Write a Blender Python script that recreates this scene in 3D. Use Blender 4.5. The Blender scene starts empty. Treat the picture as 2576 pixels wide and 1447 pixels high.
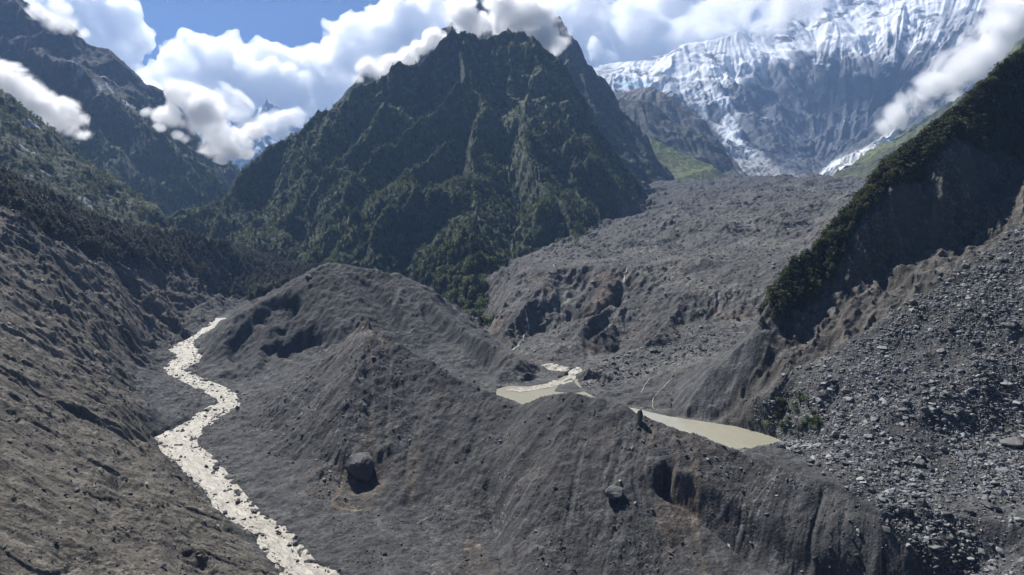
import bpy, math, random, time
import numpy as np
from mathutils import Vector, Matrix
from mathutils.geometry import delaunay_2d_cdt
T0 = time.time()
def log(*a): print('[%.1f]' % (time.time()-T0), *a, flush=True)
scene = bpy.context.scene
R = math.radians
RES = 1.0                      # mesh resolution factor (1 = final)
F = 1717.3                     # focal length in picture units (picture 2576 wide)
CX, CY = 1288.0, 723.5
PITCH = math.atan((723.5-560.0)/F)
# ------------------------------------------------------------------ camera, sky, sun, exposure
cam_d = bpy.data.cameras.new('camera'); cam = bpy.data.objects.new('camera', cam_d)
scene.collection.objects.link(cam); scene.camera = cam
cam_d.sensor_width = 36.0; cam_d.lens = 24.0
cam_d.clip_start = 1.0; cam_d.clip_end = 90000.0
cam.location = (0, 0, 0); cam.rotation_euler = (R(90)-PITCH, 0, 0)
SUN_EL, SUN_AZ = R(51), R(-36)          # azimuth from +Y, negative = left of the view
sunv = Vector((math.sin(SUN_AZ)*math.cos(SUN_EL), math.cos(SUN_AZ)*math.cos(SUN_EL), math.sin(SUN_EL)))
sd = bpy.data.lights.new('sun', 'SUN'); sd.energy = 5.0; sd.angle = R(0.5); sd.color = (1.0, 0.975, 0.94)
so = bpy.data.objects.new('sun', sd); scene.collection.objects.link(so)
so.rotation_euler = sunv.to_track_quat('Z', 'Y').to_euler()
scene.view_settings.view_transform = 'Standard'; scene.view_settings.look = 'None'
scene.view_settings.exposure = 0.70; scene.view_settings.gamma = 1.0
scene.cycles.use_denoising = True
scene.cycles.max_bounces = 20; scene.cycles.diffuse_bounces = 3; scene.cycles.glossy_bounces = 2; scene.cycles.volume_bounces = 18
scene.cycles.transparent_max_bounces = 16

def N(nt, typ, **kw):
    n = nt.nodes.new(typ)
    for k, v in kw.items():
        if k == 'inp':
            for i, val in v.items(): n.inputs[i].default_value = val
        else: setattr(n, k, v)
    return n
def math_n(nt, op, a, b=None, clamp=False):
    n = nt.nodes.new('ShaderNodeMath'); n.operation = op; n.use_clamp = clamp
    for i, v in enumerate((a, b)):
        if v is None: continue
        if hasattr(v, 'links'): nt.links.new(v, n.inputs[i])
        else: n.inputs[i].default_value = v
    return n.outputs[0]
def mix_c(nt, fac, a, b, mode='MIX'):
    n = nt.nodes.new('ShaderNodeMix'); n.data_type = 'RGBA'; n.blend_type = mode
    for s, v in ((0, fac), (6, a), (7, b)):
        if hasattr(v, 'links'): nt.links.new(v, n.inputs[s])
        else: n.inputs[s].default_value = (v if s == 0 else (*v, 1) if len(v) == 3 else v)
    return n.outputs[2]
def ramp(nt, v, pts, interp='LINEAR'):
    n = nt.nodes.new('ShaderNodeValToRGB'); n.color_ramp.interpolation = interp
    e = n.color_ramp.elements
    while len(e) > 1: e.remove(e[-1])
    e[0].position = pts[0][0]; e[0].color = (*pts[0][1], 1)
    for p, c in pts[1:]:
        k = e.new(p); k.color = (*c, 1)
    if v is not None: nt.links.new(v, n.inputs[0])
    return n.outputs[0]

def pix_dir(px, py):
    """direction of a picture point, scaled so that y = 1"""
    v = (CY-py)/F; c, s = math.cos(PITCH), math.sin(PITCH)
    y = c + v*s
    return ((px-CX)/F/y, 1.0, (v*c - s)/y)
def P(px, py, Y):
    d = pix_dir(px, py); return Vector((d[0]*Y, Y, d[2]*Y))
def YZ(px, py, z):
    """depth at which the ray through the picture point meets height z"""
    return z/pix_dir(px, py)[2]
def proj(x, y, z):
    c, s = math.cos(PITCH), math.sin(PITCH)
    d = y*c - z*s; h = z*c + y*s
    return CX + F*x/d, CY - F*h/d

# ---- world: physical sky with procedural cumulus on its direction
world = bpy.data.worlds.new('World'); scene.world = world; world.use_nodes = True
wt = world.node_tree; wt.nodes.clear()
sky = N(wt, 'ShaderNodeTexSky', sky_type='NISHITA', sun_disc=False, sun_elevation=SUN_EL, sun_rotation=SUN_AZ,
        altitude=3500.0, air_density=1.0, dust_density=0.3, ozone_density=3.0)
bg = N(wt, 'ShaderNodeBackground'); wo = N(wt, 'ShaderNodeOutputWorld')
bg.inputs[1].default_value = 0.054
s1 = N(wt, 'ShaderNodeVectorMath', operation='SCALE', inp={3: 0.1}); hs = N(wt, 'ShaderNodeGamma', inp={1: 1.95}); s2 = N(wt, 'ShaderNodeVectorMath', operation='SCALE', inp={3: 10.0})
wt.links.new(sky.outputs[0], s1.inputs[0]); wt.links.new(s1.outputs[0], hs.inputs[0]); wt.links.new(hs.outputs[0], s2.inputs[0]); wt.links.new(s2.outputs[0], bg.inputs[0]); wt.links.new(bg.outputs[0], wo.inputs[0])
# ------------------------------------------------------------------ numpy noise and terrain tools
def _tile(seed, cells=64, spc=32):
    rng = np.random.default_rng(seed); n = cells*spc
    a = rng.uniform(0, 2*np.pi, (cells, cells)); gx, gy = np.cos(a), np.sin(a)
    c = np.arange(n)/spc; ci = np.floor(c).astype(int); f = (c-ci).astype(np.float32)
    I, J = np.meshgrid(ci, ci, indexing='ij'); FX, FY = np.meshgrid(f, f, indexing='ij')
    def g(di, dj):
        ii, jj = (I+di) % cells, (J+dj) % cells
        return gx[ii, jj]*(FX-di) + gy[ii, jj]*(FY-dj)
    sx = FX**3*(FX*(FX*6-15)+10); sy = FY**3*(FY*(FY*6-15)+10)
    a0 = g(0,0)*(1-sx)+g(1,0)*sx; a1 = g(0,1)*(1-sx)+g(1,1)*sx
    return ((a0*(1-sy)+a1*sy)*1.5).astype(np.float32)
TILE = _tile(5)
def _samp(tile, x, y, spc=32):
    n = tile.shape[0]; fx = (x*spc) % n; fy = (y*spc) % n
    i = fx.astype(np.int32); j = fy.astype(np.int32)
    u = (fx-i).astype(np.float32); v = (fy-j).astype(np.float32); i %= n; j %= n; i1 = (i+1) % n; j1 = (j+1) % n
    return (tile[i,j]*(1-u)+tile[i1,j]*u)*(1-v)+(tile[i,j1]*(1-u)+tile[i1,j1]*u)*v
def noise(x, y, seed=0):
    a = seed*1.7+0.5; c, s = math.cos(a), math.sin(a)
    return _samp(TILE, x*c-y*s+seed*7.31, x*s+y*c+seed*3.77)
def fbm(x, y, scale, octv, gain=0.5, seed=0, ridged=False, lac=2.03):
    r = np.zeros_like(x, dtype=np.float32); a = 1.0; tot = 0; prev = 1.0
    for o in range(octv):
        n = noise(x/scale*lac**o, y/scale*lac**o, seed+o)
        if ridged:
            n = (1-np.abs(n)*1.6); n = n*np.clip(prev, .2, 1.2); prev = n
            r += a*(n-0.55)
        else: r += a*n
        tot += a; a *= gain
    return r/tot
def blur(a, r):
    if r < 0.6: return a
    k = int(r*2.5)+1; w = np.exp(-0.5*(np.arange(-k, k+1)/r)**2); w /= w.sum(); w = w.astype(np.float32)
    for ax in (0, 1):
        p = np.pad(a, [(k, k) if i == ax else (0, 0) for i in (0, 1)], mode='edge')
        o = np.zeros_like(a)
        for i, ww in enumerate(w):
            o += ww*(p[i:i+a.shape[0], :] if ax == 0 else p[:, i:i+a.shape[1]])
        a = o
    return a
def sstep(a, b, x):
    t = np.clip((x-a)/(b-a), 0, 1); return t*t*(3-2*t)
def inside(poly, X, Y):
    r = np.zeros(X.shape, bool); n = len(poly)
    for i in range(n):
        x0, y0 = poly[i]; x1, y1 = poly[(i+1) % n]
        if y0 == y1: continue
        m = ((Y < y0) != (Y < y1)) & (X < (x1-x0)*(Y-y0)/(y1-y0)+x0)
        r ^= m
    return r

class Land:
    """height sheet z = y * q over a fan-shaped grid (u = x/y, t = ln y); q comes from ridge and valley lines"""
    def __init__(s, u0, u1, y0, y1, nu, nt):
        s.nu, s.nt = int(nu*RES), int(nt*RES); s.u0, s.u1 = u0, u1; s.t0, s.t1 = math.log(y0), math.log(y1)
        s.du = (u1-u0)/(s.nu-1); s.dt = (s.t1-s.t0)/(s.nt-1)
        s.u = (u0+s.du*np.arange(s.nu, dtype=np.float32))[:, None]; s.t = (s.t0+s.dt*np.arange(s.nt, dtype=np.float32))[None, :]
        s.Y = np.broadcast_to(np.exp(s.t), (s.nu, s.nt)).astype(np.float32); s.X = s.u*s.Y
    def tin(s, lines, corners):
        vs, es, qs, seen = [], [], [], {}
        def add(px, py, Y):
            if Y < 0: Y = YZ(px, py, Y)
            d = pix_dir(px, py); key = (round(d[0], 4), round(math.log(Y), 4))
            if key in seen: return seen[key]
            vs.append((d[0], math.log(Y))); qs.append(d[2]); seen[key] = len(vs)-1
            return seen[key]
        for ln in lines:
            pr = None
            for p in ln:
                i = add(*p)
                if pr is not None and pr != i: es.append((pr, i))
                pr = i
        for (u, Y, z) in corners:
            vs.append((u, math.log(Y))); qs.append(z/Y)
        ov, oe, of, iv, ie, jf = delaunay_2d_cdt([Vector(v) for v in vs], es, [], 0, 1e-6)
        q = []
        for k, orig in enumerate(iv):
            if orig: q.append(qs[orig[0]])
            else:                                    # crossing of two lines: interpolate
                d = [( (ov[k][0]-a[0])**2+(ov[k][1]-a[1])**2, b) for a, b in zip(vs, qs)]; d.sort()
                w = [1/(e[0]+1e-9) for e in d[:3]]; q.append(sum(a*e[1] for a, e in zip(w, d[:3]))/sum(w))
        Q = np.full((s.nu, s.nt), np.nan, np.float32)
        for f in of:
            for tri in [(f[0], f[k], f[k+1]) for k in range(1, len(f)-1)]:
                (ax, ay), (bx, by), (cx, cy) = [ov[i] for i in tri]
                i0 = max(0, int((min(ax, bx, cx)-s.u0)/s.du)-1); i1 = min(s.nu, int((max(ax, bx, cx)-s.u0)/s.du)+2)
                j0 = max(0, int((min(ay, by, cy)-s.t0)/s.dt)-1); j1 = min(s.nt, int((max(ay, by, cy)-s.t0)/s.dt)+2)
                if i0 >= i1 or j0 >= j1: continue
                D = (by-cy)*(ax-cx)+(cx-bx)*(ay-cy)
                if abs(D) < 1e-12: continue
                U, V = s.u[i0:i1], s.t[:, j0:j1]
                l1 = ((by-cy)*(U-cx)+(cx-bx)*(V-cy))/D; l2 = ((cy-ay)*(U-cx)+(ax-cx)*(V-cy))/D; l3 = 1-l1-l2
                m = (l1 >= -1e-4) & (l2 >= -1e-4) & (l3 >= -1e-4)
                sub = Q[i0:i1, j0:j1]; val = l1*q[tri[0]]+l2*q[tri[1]]+l3*q[tri[2]]
                sub[m] = val[m]
        bad = np.isnan(Q)
        if bad.any(): log('tin gaps', bad.mean()); Q[bad] = -0.3
        s.Z = Q*s.Y
        return s
    def smooth(s, r):
        s.Z = blur(s.Z/s.Y, r*RES)*s.Y
    def grad(s, Z=None):
        Z = s.Z if Z is None else Z
        zu = np.gradient(Z, axis=0)/s.du; zt = np.gradient(Z, axis=1)/s.dt
        return zu/s.Y, (zt-s.u*zu)/s.Y
    def lic(s, widths, length, pre=6, seed=1):
        """noise smeared along the fall line: rills, gullies and chutes.  widths in units of depth"""
        gx, gy = s.grad(blur(s.Z/s.Y, pre*RES)*s.Y); m = np.sqrt(gx*gx+gy*gy)+1e-3
        du = (-gx/m+s.u*gy/m); dt = -gy/m       # direction with unit world length per depth
        rng = np.random.default_rng(seed); out = []
        for w, L in zip(widths, length):
            cell = max(w/s.du, 1.0)
            src = rng.standard_normal((s.nu, s.nt)).astype(np.float32); 
            src = blur(src, cell*0.42); src /= src.std()
            acc = src.copy(); step = w*0.5; n = max(3, int(L/step/2))
            for sg in (1, -1):
                pi = np.broadcast_to(np.arange(s.nu, dtype=np.float32)[:, None], acc.shape).copy()
                pj = np.broadcast_to(np.arange(s.nt, dtype=np.float32)[None, :], acc.shape).copy()
                for k in range(n):
                    ii = np.clip(pi, 0, s.nu-1).astype(np.int32); jj = np.clip(pj, 0, s.nt-1).astype(np.int32)
                    pi += sg*step*du[ii, jj]/s.du; pj += sg*step*dt[ii, jj]/s.dt
                    acc += src[np.clip(pi, 0, s.nu-1).astype(np.int32), np.clip(pj, 0, s.nt-1).astype(np.int32)]
            acc = blur(acc, 0.7); acc -= acc.mean(); acc /= acc.std()
            out.append(acc)
        return out
    def pix(s):
        c, sn = math.cos(PITCH), math.sin(PITCH)
        d = s.Y*c-s.Z*sn; h = s.Z*c+s.Y*sn
        return CX+F*s.X/d, CY-F*h/d
    def slope(s):
        gx, gy = s.grad(); return np.sqrt(gx*gx+gy*gy)
    def at(s, x, y):
        i = min(max((x/y-s.u0)/s.du, 0), s.nu-1.001); j = min(max((math.log(y)-s.t0)/s.dt, 0), s.nt-1.001)
        a, b = int(i), int(j); f, g = i-a, j-b; Z = s.Z
        return float((Z[a,b]*(1-f)+Z[a+1,b]*f)*(1-g)+(Z[a,b+1]*(1-f)+Z[a+1,b+1]*f)*g)
    def hit(s, px, py, ya, yb, n=1500):
        """first point where the ray through a picture point meets this land"""
        d = pix_dir(px, py); prev = None
        for k in range(n+1):
            y = ya*(yb/ya)**(k/n); zz = s.at(d[0]*y, y)
            if zz >= d[2]*y: return Vector((d[0]*y, y, zz))
        return None
    def build(s, name, mat, col=None, label=None, keep=None, extra=None):
        nu, nt = s.nu, s.nt; me = bpy.data.meshes.new(name)
        co = np.stack([s.X, s.Y, s.Z], -1).reshape(-1, 3).astype(np.float32)
        idx = np.arange(nu*nt, dtype=np.int32).reshape(nu, nt)
        quads = np.stack([idx[:-1, :-1], idx[1:, :-1], idx[1:, 1:], idx[:-1, 1:]], -1).reshape(-1, 4)
        if keep is not None:
            kf = (keep[:-1, :-1] & keep[1:, :-1] & keep[1:, 1:] & keep[:-1, 1:]).reshape(-1); quads = quads[kf]
            used = np.zeros(nu*nt, bool); used[quads.reshape(-1)] = True
            rm = np.cumsum(used).astype(np.int32)-1; quads = rm[quads]; co = co[used]
        else: used = None
        me.vertices.add(len(co)); me.vertices.foreach_set('co', co.ravel())
        nq = len(quads); me.loops.add(nq*4); me.loops.foreach_set('vertex_index', quads.ravel().astype(np.int32))
        me.polygons.add(nq); me.polygons.foreach_set('loop_start', np.arange(0, nq*4, 4, dtype=np.int32))
        me.polygons.foreach_set('use_smooth', np.ones(nq, bool))
        if col is not None:
            a = me.attributes.new('Col', 'FLOAT_COLOR', 'POINT')
            c = np.concatenate([col.reshape(-1, 3), np.ones((nu*nt, 1))], 1).astype(np.float32)
            if used is not None: c = c[used]
            a.data.foreach_set('color', c.ravel())
        for k, arr in (extra or {}).items():
            a = me.attributes.new(k, 'FLOAT', 'POINT'); v = arr.reshape(-1).astype(np.float32)
            if used is not None: v = v[used]
            a.data.foreach_set('value', v)
        me.update(); me.materials.append(mat)
        o = bpy.data.objects.new(name, me); scene.collection.objects.link(o); o['kind'] = 'structure'
        if label: o['label'] = label
        log(name, len(co))
        return o
def lerp(a, b, t): return a+(b-a)*t
def mixcol(C, c, m):
    for k in range(3): C[..., k] = C[..., k]*(1-m)+c[k]*m

# ------------------------------------------------------------------ ground materials
def ground_mat(name, bump_scales, bump_dist, var=0.35, rough=0.92, spec=0.25, stones=(), grit=False):
    """colour comes from the Col attribute (what the ground is made of), broken up by fine mottling"""
    m = bpy.data.materials.new(name); m.use_nodes = True; nt = m.node_tree; b = nt.nodes['Principled BSDF']
    b.inputs['Roughness'].default_value = rough; b.inputs['Specular IOR Level'].default_value = spec
    at = N(nt, 'ShaderNodeAttribute', attribute_name='Col'); tc = N(nt, 'ShaderNodeTexCoord')
    fac = None; h = None
    for i, (sc, w) in enumerate(bump_scales):
        n = N(nt, 'ShaderNodeTexNoise', inp={'Scale': sc, 'Detail': 5.0, 'Roughness': 0.65})
        nt.links.new(tc.outputs['Object'], n.inputs['Vector'])
        t = math_n(nt, 'MULTIPLY', n.outputs[0], w)
        h = t if h is None else math_n(nt, 'ADD', h, t)
        c = math_n(nt, 'ADD', math_n(nt, 'MULTIPLY', n.outputs[0], var*2), 1-var)
        fac = c if fac is None else math_n(nt, 'MULTIPLY', fac, c)
    gs = N(nt, 'ShaderNodeAttribute', attribute_name='Grit').outputs['Fac'] if grit else None
    for (sc, amt, bw) in stones:            # pale and dark stones: one value per cell
        v = N(nt, 'ShaderNodeTexVoronoi', inp={'Scale': sc, 'Randomness': 1.0}); nt.links.new(tc.outputs['Object'], v.inputs['Vector'])
        sep = N(nt, 'ShaderNodeSeparateColor'); nt.links.new(v.outputs['Color'], sep.inputs[0])
        pw = math_n(nt, 'POWER', sep.outputs[0], 3.0)
        dv = math_n(nt, 'SUBTRACT', math_n(nt, 'MULTIPLY', pw, amt), amt*.25)
        if gs: dv = math_n(nt, 'MULTIPLY', dv, gs)
        fac = math_n(nt, 'MULTIPLY', fac, math_n(nt, 'ADD', dv, 1.0))
        pk = math_n(nt, 'MULTIPLY', math_n(nt, 'MULTIPLY', math_n(nt, 'SUBTRACT', 0.6, v.outputs['Distance']), sep.outputs[1]), bw)
        if gs: pk = math_n(nt, 'MULTIPLY', pk, gs)
        h = math_n(nt, 'ADD', h, pk)
    vm = N(nt, 'ShaderNodeVectorMath', operation='SCALE')
    nt.links.new(at.outputs['Color'], vm.inputs[0]); nt.links.new(fac, vm.inputs['Scale'])
    nt.links.new(vm.outputs[0], b.inputs['Base Color'])
    bp = N(nt, 'ShaderNodeBump', inp={'Strength': 1.0, 'Distance': bump_dist})
    nt.links.new(h, bp.inputs['Height']); nt.links.new(bp.outputs[0], b.inputs['Normal'])
    return m
# ------------------------------------------------------------------ the near ground: moraine, river gorge, basin and right-hand slope
LAKE_Z = -120.0
def river_z(py): return float(np.interp(py, [700, 745, 812, 870, 932, 1015, 1105, 1225, 1350, 1447, 1520], [-94, -99, -111, -119, -126, -132, -138, -143.5, -148.5, -151.5, -153]))
RB = [  # picture row, left and right water edge of the left river
 (742,600,622),(770,588,600),(800,548,566),(815,532,550),(840,504,514),(858,474,486),(868,436,484),(880,434,497),(893,455,503),(910,440,490),(930,420,460),(945,440,482),
 (955,462,502),(968,490,540),(985,520,575),(1000,545,597),(1018,548,604),(1032,525,570),(1048,494,540),(1065,465,520),(1085,420,500),(1103,385,478),(1120,415,480),(1135,423,502),
 (1150,420,520),(1175,452,540),(1205,485,566),(1235,520,590),(1265,536,615),(1290,542,640),(1307,560,664),(1325,610,700),(1345,645,722),(1370,670,738),(1410,697,768),(1447,722,850),(1500,765,960)]
def near_lines():
    L = []
    def fall(c0, m, pts, zmin=-152.0):
        """an even slope m falling from a crest point towards the camera, level once it reaches zmin"""
        out = [c0]; z0 = P(*c0).z
        for (a_, b_) in pts:
            q = pix_dir(a_, b_)[2]; Yy = (m*c0[2]-z0)/(m-q)
            if q*Yy < zmin: Yy = zmin/q
            out.append((a_, b_, Yy))
        L.append(out)
    rb_l = [(l, py, river_z(py)+0.3) for py, l, r in RB]; rb_r = [(r, py, river_z(py)+0.3) for py, l, r in RB]
    L += [rb_l, rb_r]
    # left slope
    def col(*p): L.append(list(p))
    col((-260,420,600),(-260,520,505),(-260,700,414),(-260,900,294),(-260,1150,220),(-260,1447,170),(-260,1700,140))
    col((0,520,600),(0,600,540),(0,700,470),(0,850,385),(0,1000,298),(0,1150,242),(0,1300,212),(0,1447,186),(0,1650,155))
    col((150,620,605),(150,750,524),(150,900,422),(150,1050,327),(150,1200,258),(150,1350,221),(150,1447,205),(150,1650,170))
    col((225,655,640),(225,760,565),(220,870,485),(225,1000,385))
    col((290,668,700),(300,760,615),(300,870,550),(300,1000,425),(300,1100,353),(300,1250,268),(300,1400,227),(300,1600,190))
    col((400,668,820),(400,760,700),(390,850,-109),(345,940,-118),(400,1040,-127),(430,1200,325),(450,1350,260),(500,1500,215))
    col((480,690,860),(490,760,790),(470,820,-111))
    # forest shelf edge and the ground under the forest
    L.append([(-260,420,600),(0,520,600),(60,555,598),(120,600,598),(200,640,630),(290,668,700),(400,668,820),(480,690,860),(540,733,930),(600,722,1000),(650,715,1010)])
    L.append([(-260,330,740),(0,445,750),(100,490,770),(200,548,810),(300,590,880),(400,603,960),(480,603,1000),(560,630,1040),(620,665,1070),(700,690,1080),(760,690,1080)])
    L.append([(-260,420,980),(0,520,980),(200,600,1010),(400,630,1080),(480,640,1130)])
    L.append([(-260,600,1400),(0,600,1400),(200,620,1500),(420,600,1900),(520,575,2300),(700,600,2300)])
    L.append([(560,745,-101),(600,738,-100),(660,742,-99),(720,740,-96)])
    # first mound (behind): crest and feet
    L.append([(480,920,603),(530,850,618),(600,790,635),(650,758,645),(690,738,655),(760,695,672),(800,668,682),(830,655,690),(900,668,692),(1000,685,685),(1050,705,672),
              (1085,755,642),(1130,800,612),(1200,845,572),(1280,885,537),(1310,905,525),(1322,935,512)])
    L.append([(1255,974,-119.5),(1300,962,-119.5),(1345,945,-119)])
    L.append([(610,955,-129),(650,945,-126),(700,930,-121),(760,905,-115),(830,880,590),(900,858,590),(960,866,580),(1040,905,560),(1160,955,505),(1240,992,-121)])
    # ribs of the first mound
    fall((690,738,655), .58, [(700,790),(655,870),(600,930)], -128)
    fall((720,720,660), .75, [(740,770),(720,840),(680,900)], -122)
    fall((770,690,674), .56, [(800,740),(820,790),(850,830),(880,850)], -112)
    fall((830,655,690), .58, [(885,730),(920,790),(940,830)], -108)
    fall((960,680,688), .56, [(1000,760),(1030,830),(1050,880)], -112)
    fall((900,668,692), .70, [(940,730),(975,790),(1000,840)], -112)
    fall((1050,705,672), .58, [(1090,790),(1130,860),(1160,930)], -116)
    fall((1130,800,612), .55, [(1170,870),(1220,930),(1240,960)], -118.5)
    # behind the first mound
    L.append([(660,760,850),(720,745,900),(800,720,1000),(900,720,1020),(1000,735,1020),(1060,770,960),(1120,815,900),(1170,835,830),(1240,868,700)])
    # ridge A and ridge B crests
    L.append([(600,1040,-132),(660,1005,478),(740,960,488),(800,908,490),(860,858,487),(900,808,483),(925,797,478),(960,828,470),(1040,880,455),(1160,950,430),(1230,985,415),(1290,1010,405),(1320,1016,400),
              (1345,1005,393),(1370,992,385),(1440,984,372),(1540,1005,362),(1610,1040,350),(1740,1088,335),(1850,1127,322),(1960,1165,303),(2110,1215,284),(2220,1290,266)])
    cr = [(740,960,488),(800,908,490),(860,858,487),(925,797,478),(960,828,470),(1040,880,455),(1160,950,430),(1230,985,415),(1320,1016,400),(1370,992,385),(1440,984,372),(1540,1005,362),(1610,1040,350),(1740,1088,335),(1850,1127,322)]
    back = []
    for (a, b, Y) in cr:                                  # the far side of the crest falls to the basin
        p = P(a, b, Y); q = p + Vector((4, 26, -min(18, (p.z+119)*0.85))); px_, py_ = proj(*q); back.append((px_, py_, q.y))
    L.append(back)
    L.append([(640,1062,-133),(700,1140,-137.5),(760,1215,-141),(830,1290,-144.5),(920,1370,-148),(1020,1460,-151)])
    fall((860,858,487), .60, [(820,940),(780,1020),(740,1100),(720,1150)], -140)
    fall((925,797,478), .62, [(900,900),(870,1000),(860,1090),(850,1150),(870,1215),(900,1270),(960,1350)], -147)
    fall((960,828,470), .62, [(960,930),(950,1040),(955,1120),(970,1200),(1000,1290)], -149)
    fall((1040,880,455), .60, [(1040,1000),(1030,1120),(1030,1210),(1050,1300),(1080,1400)])
    fall((1160,950,430), .60, [(1130,1040),(1100,1140),(1090,1230),(1110,1330),(1140,1447)])
    fall((1230,985,415), .60, [(1190,1100),(1170,1230),(1170,1350),(1200,1470)])
    fall((1320,1016,400), .66, [(1280,1080),(1250,1140),(1230,1230),(1240,1330),(1260,1450)])
    fall((1370,992,385), .60, [(1310,1100),(1290,1220),(1290,1350),(1310,1480)])
    fall((1440,984,372), .60, [(1410,1080),(1390,1200),(1380,1330),(1400,1500)])
    fall((1540,1005,362), .62, [(1510,1090),(1490,1200),(1480,1330),(1500,1500)])
    fall((1610,1040,350), .60, [(1590,1110),(1580,1200),(1580,1330),(1610,1500)])
    fall((1740,1088,335), .50, [(1700,1150),(1690,1190)])
    L.append([(1690,1190,311),(1780,1232,303),(1880,1292,290),(1950,1362,277),(2050,1402,267),(2160,1460,258)])
    L.append([(1680,1240,310),(1770,1305,298),(1850,1370,285),(1920,1432,272),(2000,1480,262)])
    L.append([(1960,1165,305),(1935,1230,294),(1940,1300,284)]); L.append([(2110,1215,284),(2090,1300,274),(2080,1370,268)]); L.append([(1750,1500,262),(1950,1540,250)])
    L.append([(2220,1290,266),(2200,1360,262),(2200,1430,256)])
    L.append([(1050,1700,245),(1400,1700,242),(1800,1700,238),(2300,1700,232)])
    # right-hand boulder field
    L.append([(1960,1117,-119.7),(2020,1105,-115),(2085,1096,336),(2200,1075,326),(2300,1072,320),(2485,1092,318),(2576,1095,312),(2833,1095,290)])
    L.append([(2070,1130,332),(2200,1165,304),(2300,1180,298),(2400,1200,290),(2576,1220,275),(2833,1230,255)])
    L.append([(2250,1270,272),(2400,1300,262),(2576,1330,248),(2833,1350,225)])
    L.append([(2350,1380,256),(2500,1390,250),(2833,1400,220)])
    L.append([(2350,1480,250),(2500,1480,236),(2833,1480,215)])
    L.append([(2060,960,366),(2130,950,362),(2200,940,358),(2300,900,360),(2400,850,364),(2576,800,358),(2833,760,330)])
    L.append([(2576,600,400),(2700,560,392),(2833,500,380)])
    L.append([(1990,1075,366),(2050,1060,352),(2200,1000,342),(2400,980,336),(2576,960,332),(2833,940,305)])
    # right ridge: crest, lip of the cliff, ledge, foot
    L.append([(2833,-80,620),(2576,130,545),(2480,215,520),(2400,285,503),(2293,370,490),(2205,450,482),(2117,550,472),(2064,615,462),(1988,680,452),(1950,745,442),(1880,850,427),(1830,960,414),(1795,1062,-119.8)])
    L.append([(2833,470,500),(2576,430,486),(2480,395,480),(2390,361,475),(2323,443,469),(2258,470,463),(2205,514,458),(2141,608,450),(2111,666,445),(2067,739,438),(2010,810,427),(1960,850,418)])
    L.append([(2480,395,480),(2450,440,462),(2430,540,452)]); L.append([(2390,361,475),(2367,467,455),(2395,564,449)])
    L.append([(2150,720,433),(2200,668,440),(2250,650,443),(2300,630,447),(2350,600,450),(2395,564,449),(2420,600,442)])
    L.append([(2833,640,420),(2700,520,425),(2600,470,436),(2555,530,426),(2500,590,418),(2420,640,414),(2350,700,408),(2200,800,400),(2100,880,394),(1990,930,392),(1900,1000,390),(1850,1072,-119.6)])
    L.append([(1850,1072,-119.6),(1950,1100,-119.6),(1965,1115,-119.6)])
    L.append([(1960,850,418),(1930,920,408),(1880,1010,-106)])
    L.append([(2833,200,800),(2576,330,720),(2400,450,660),(2205,600,640),(2064,740,600),(1950,850,555),(1880,930,500)])
    # basin: bluff foot, noses, gullies, benches
    L.append([(1215,812,-109),(1240,850,-111.5),(1290,882,-113),(1330,905,-115),(1400,906,-114),(1450,930,-117),(1458,960,-119.4),(1500,990,-119.3),(1560,1012,-119.2),(1612,1030,-119.6),(1680,1046,-119.6),(1795,1062,-119.8)])
    L.append([(1300,685,762),(1390,676,748),(1480,668,742),(1530,680,722),(1560,690,715),(1640,665,730),(1700,652,735),(1760,652,730),(1830,660,715),(1900,665,700),(1990,655,690)])
    fall((1560,690,715), .38, [(1530,745),(1490,790),(1440,850),(1385,893)], -113)
    fall((1480,668,742), .75, [(1455,720),(1400,770),(1350,840),(1300,882)], -112)
    fall((1390,676,748), .42, [(1350,730),(1310,780),(1270,830)], -111)
    fall((1300,685,762), .60, [(1275,740),(1240,800)], -110)
    fall((1600,682,718), .95, [(1575,735),(1545,775),(1500,850),(1450,905)], -114)
    fall((1760,652,730), .40, [(1745,700),(1720,740),(1680,800),(1640,850),(1600,880)], -110)
    fall((1680,656,733), .60, [(1650,720),(1610,790),(1570,850)], -110)
    fall((1900,665,700), .45, [(1880,730),(1860,780)], -92)
    L.append([(1560,882,598),(1600,858,612),(1700,824,620),(1780,810,622),(1880,797,612)])
    L.append([(1480,930,-113),(1560,905,558),(1640,872,574),(1720,858,576),(1800,848,578),(1870,842,568)])
    L.append([(1490,975,508),(1560,958,512),(1620,930,522),(1700,893,543),(1780,873,550),(1850,865,540)])
    L.append([(1620,975,480),(1700,960,478),(1780,930,486),(1840,905,490)])
    L.append([(1330,905,-115),(1370,925,-118),(1400,960,-119.5)])
    # glacier tongue above
    L.append([(1300,655,880),(1480,640,900),(1620,625,900),(1760,620,870),(1900,615,850),(2020,610,820)])
    L.append([(1490,600,1080),(1600,590,1050),(1750,560,1060),(1830,555,1030),(1900,532,1040),(1960,560,1000),(2030,575,960)])
    L.append([(1760,610,930),(1850,606,905),(1950,600,890)])
    L.append([(1560,550,1300),(1660,525,1400),(1750,500,1450),(1900,490,1430),(2000,500,1350),(2100,500,1250)])
    L.append([(1640,470,2000),(1740,455,2050),(1850,447,2080),(1900,441,2060),(2000,446,2040),(2060,446,2000),(2100,438,1950),(2200,452,1900)])
    L.append([(1500,520,2000),(1300,560,1700)]); L.append([(900,600,1900),(1100,640,1500),(900,640,1500)])
    return L
near_corners = [(-0.95,70,-60),(0.95,70,-100),(0.95,180,-120),(0.4,180,-150),(0,180,-155),(-0.95,2600,40),(0.95,2600,60),(0,2600,150),(0.35,2600,150),(-0.4,2600,-60),(-0.95,1200,40),(0.95,1000,150),(-0.4,70,-75),(0,70,-120),(0.4,70,-110)]
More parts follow.
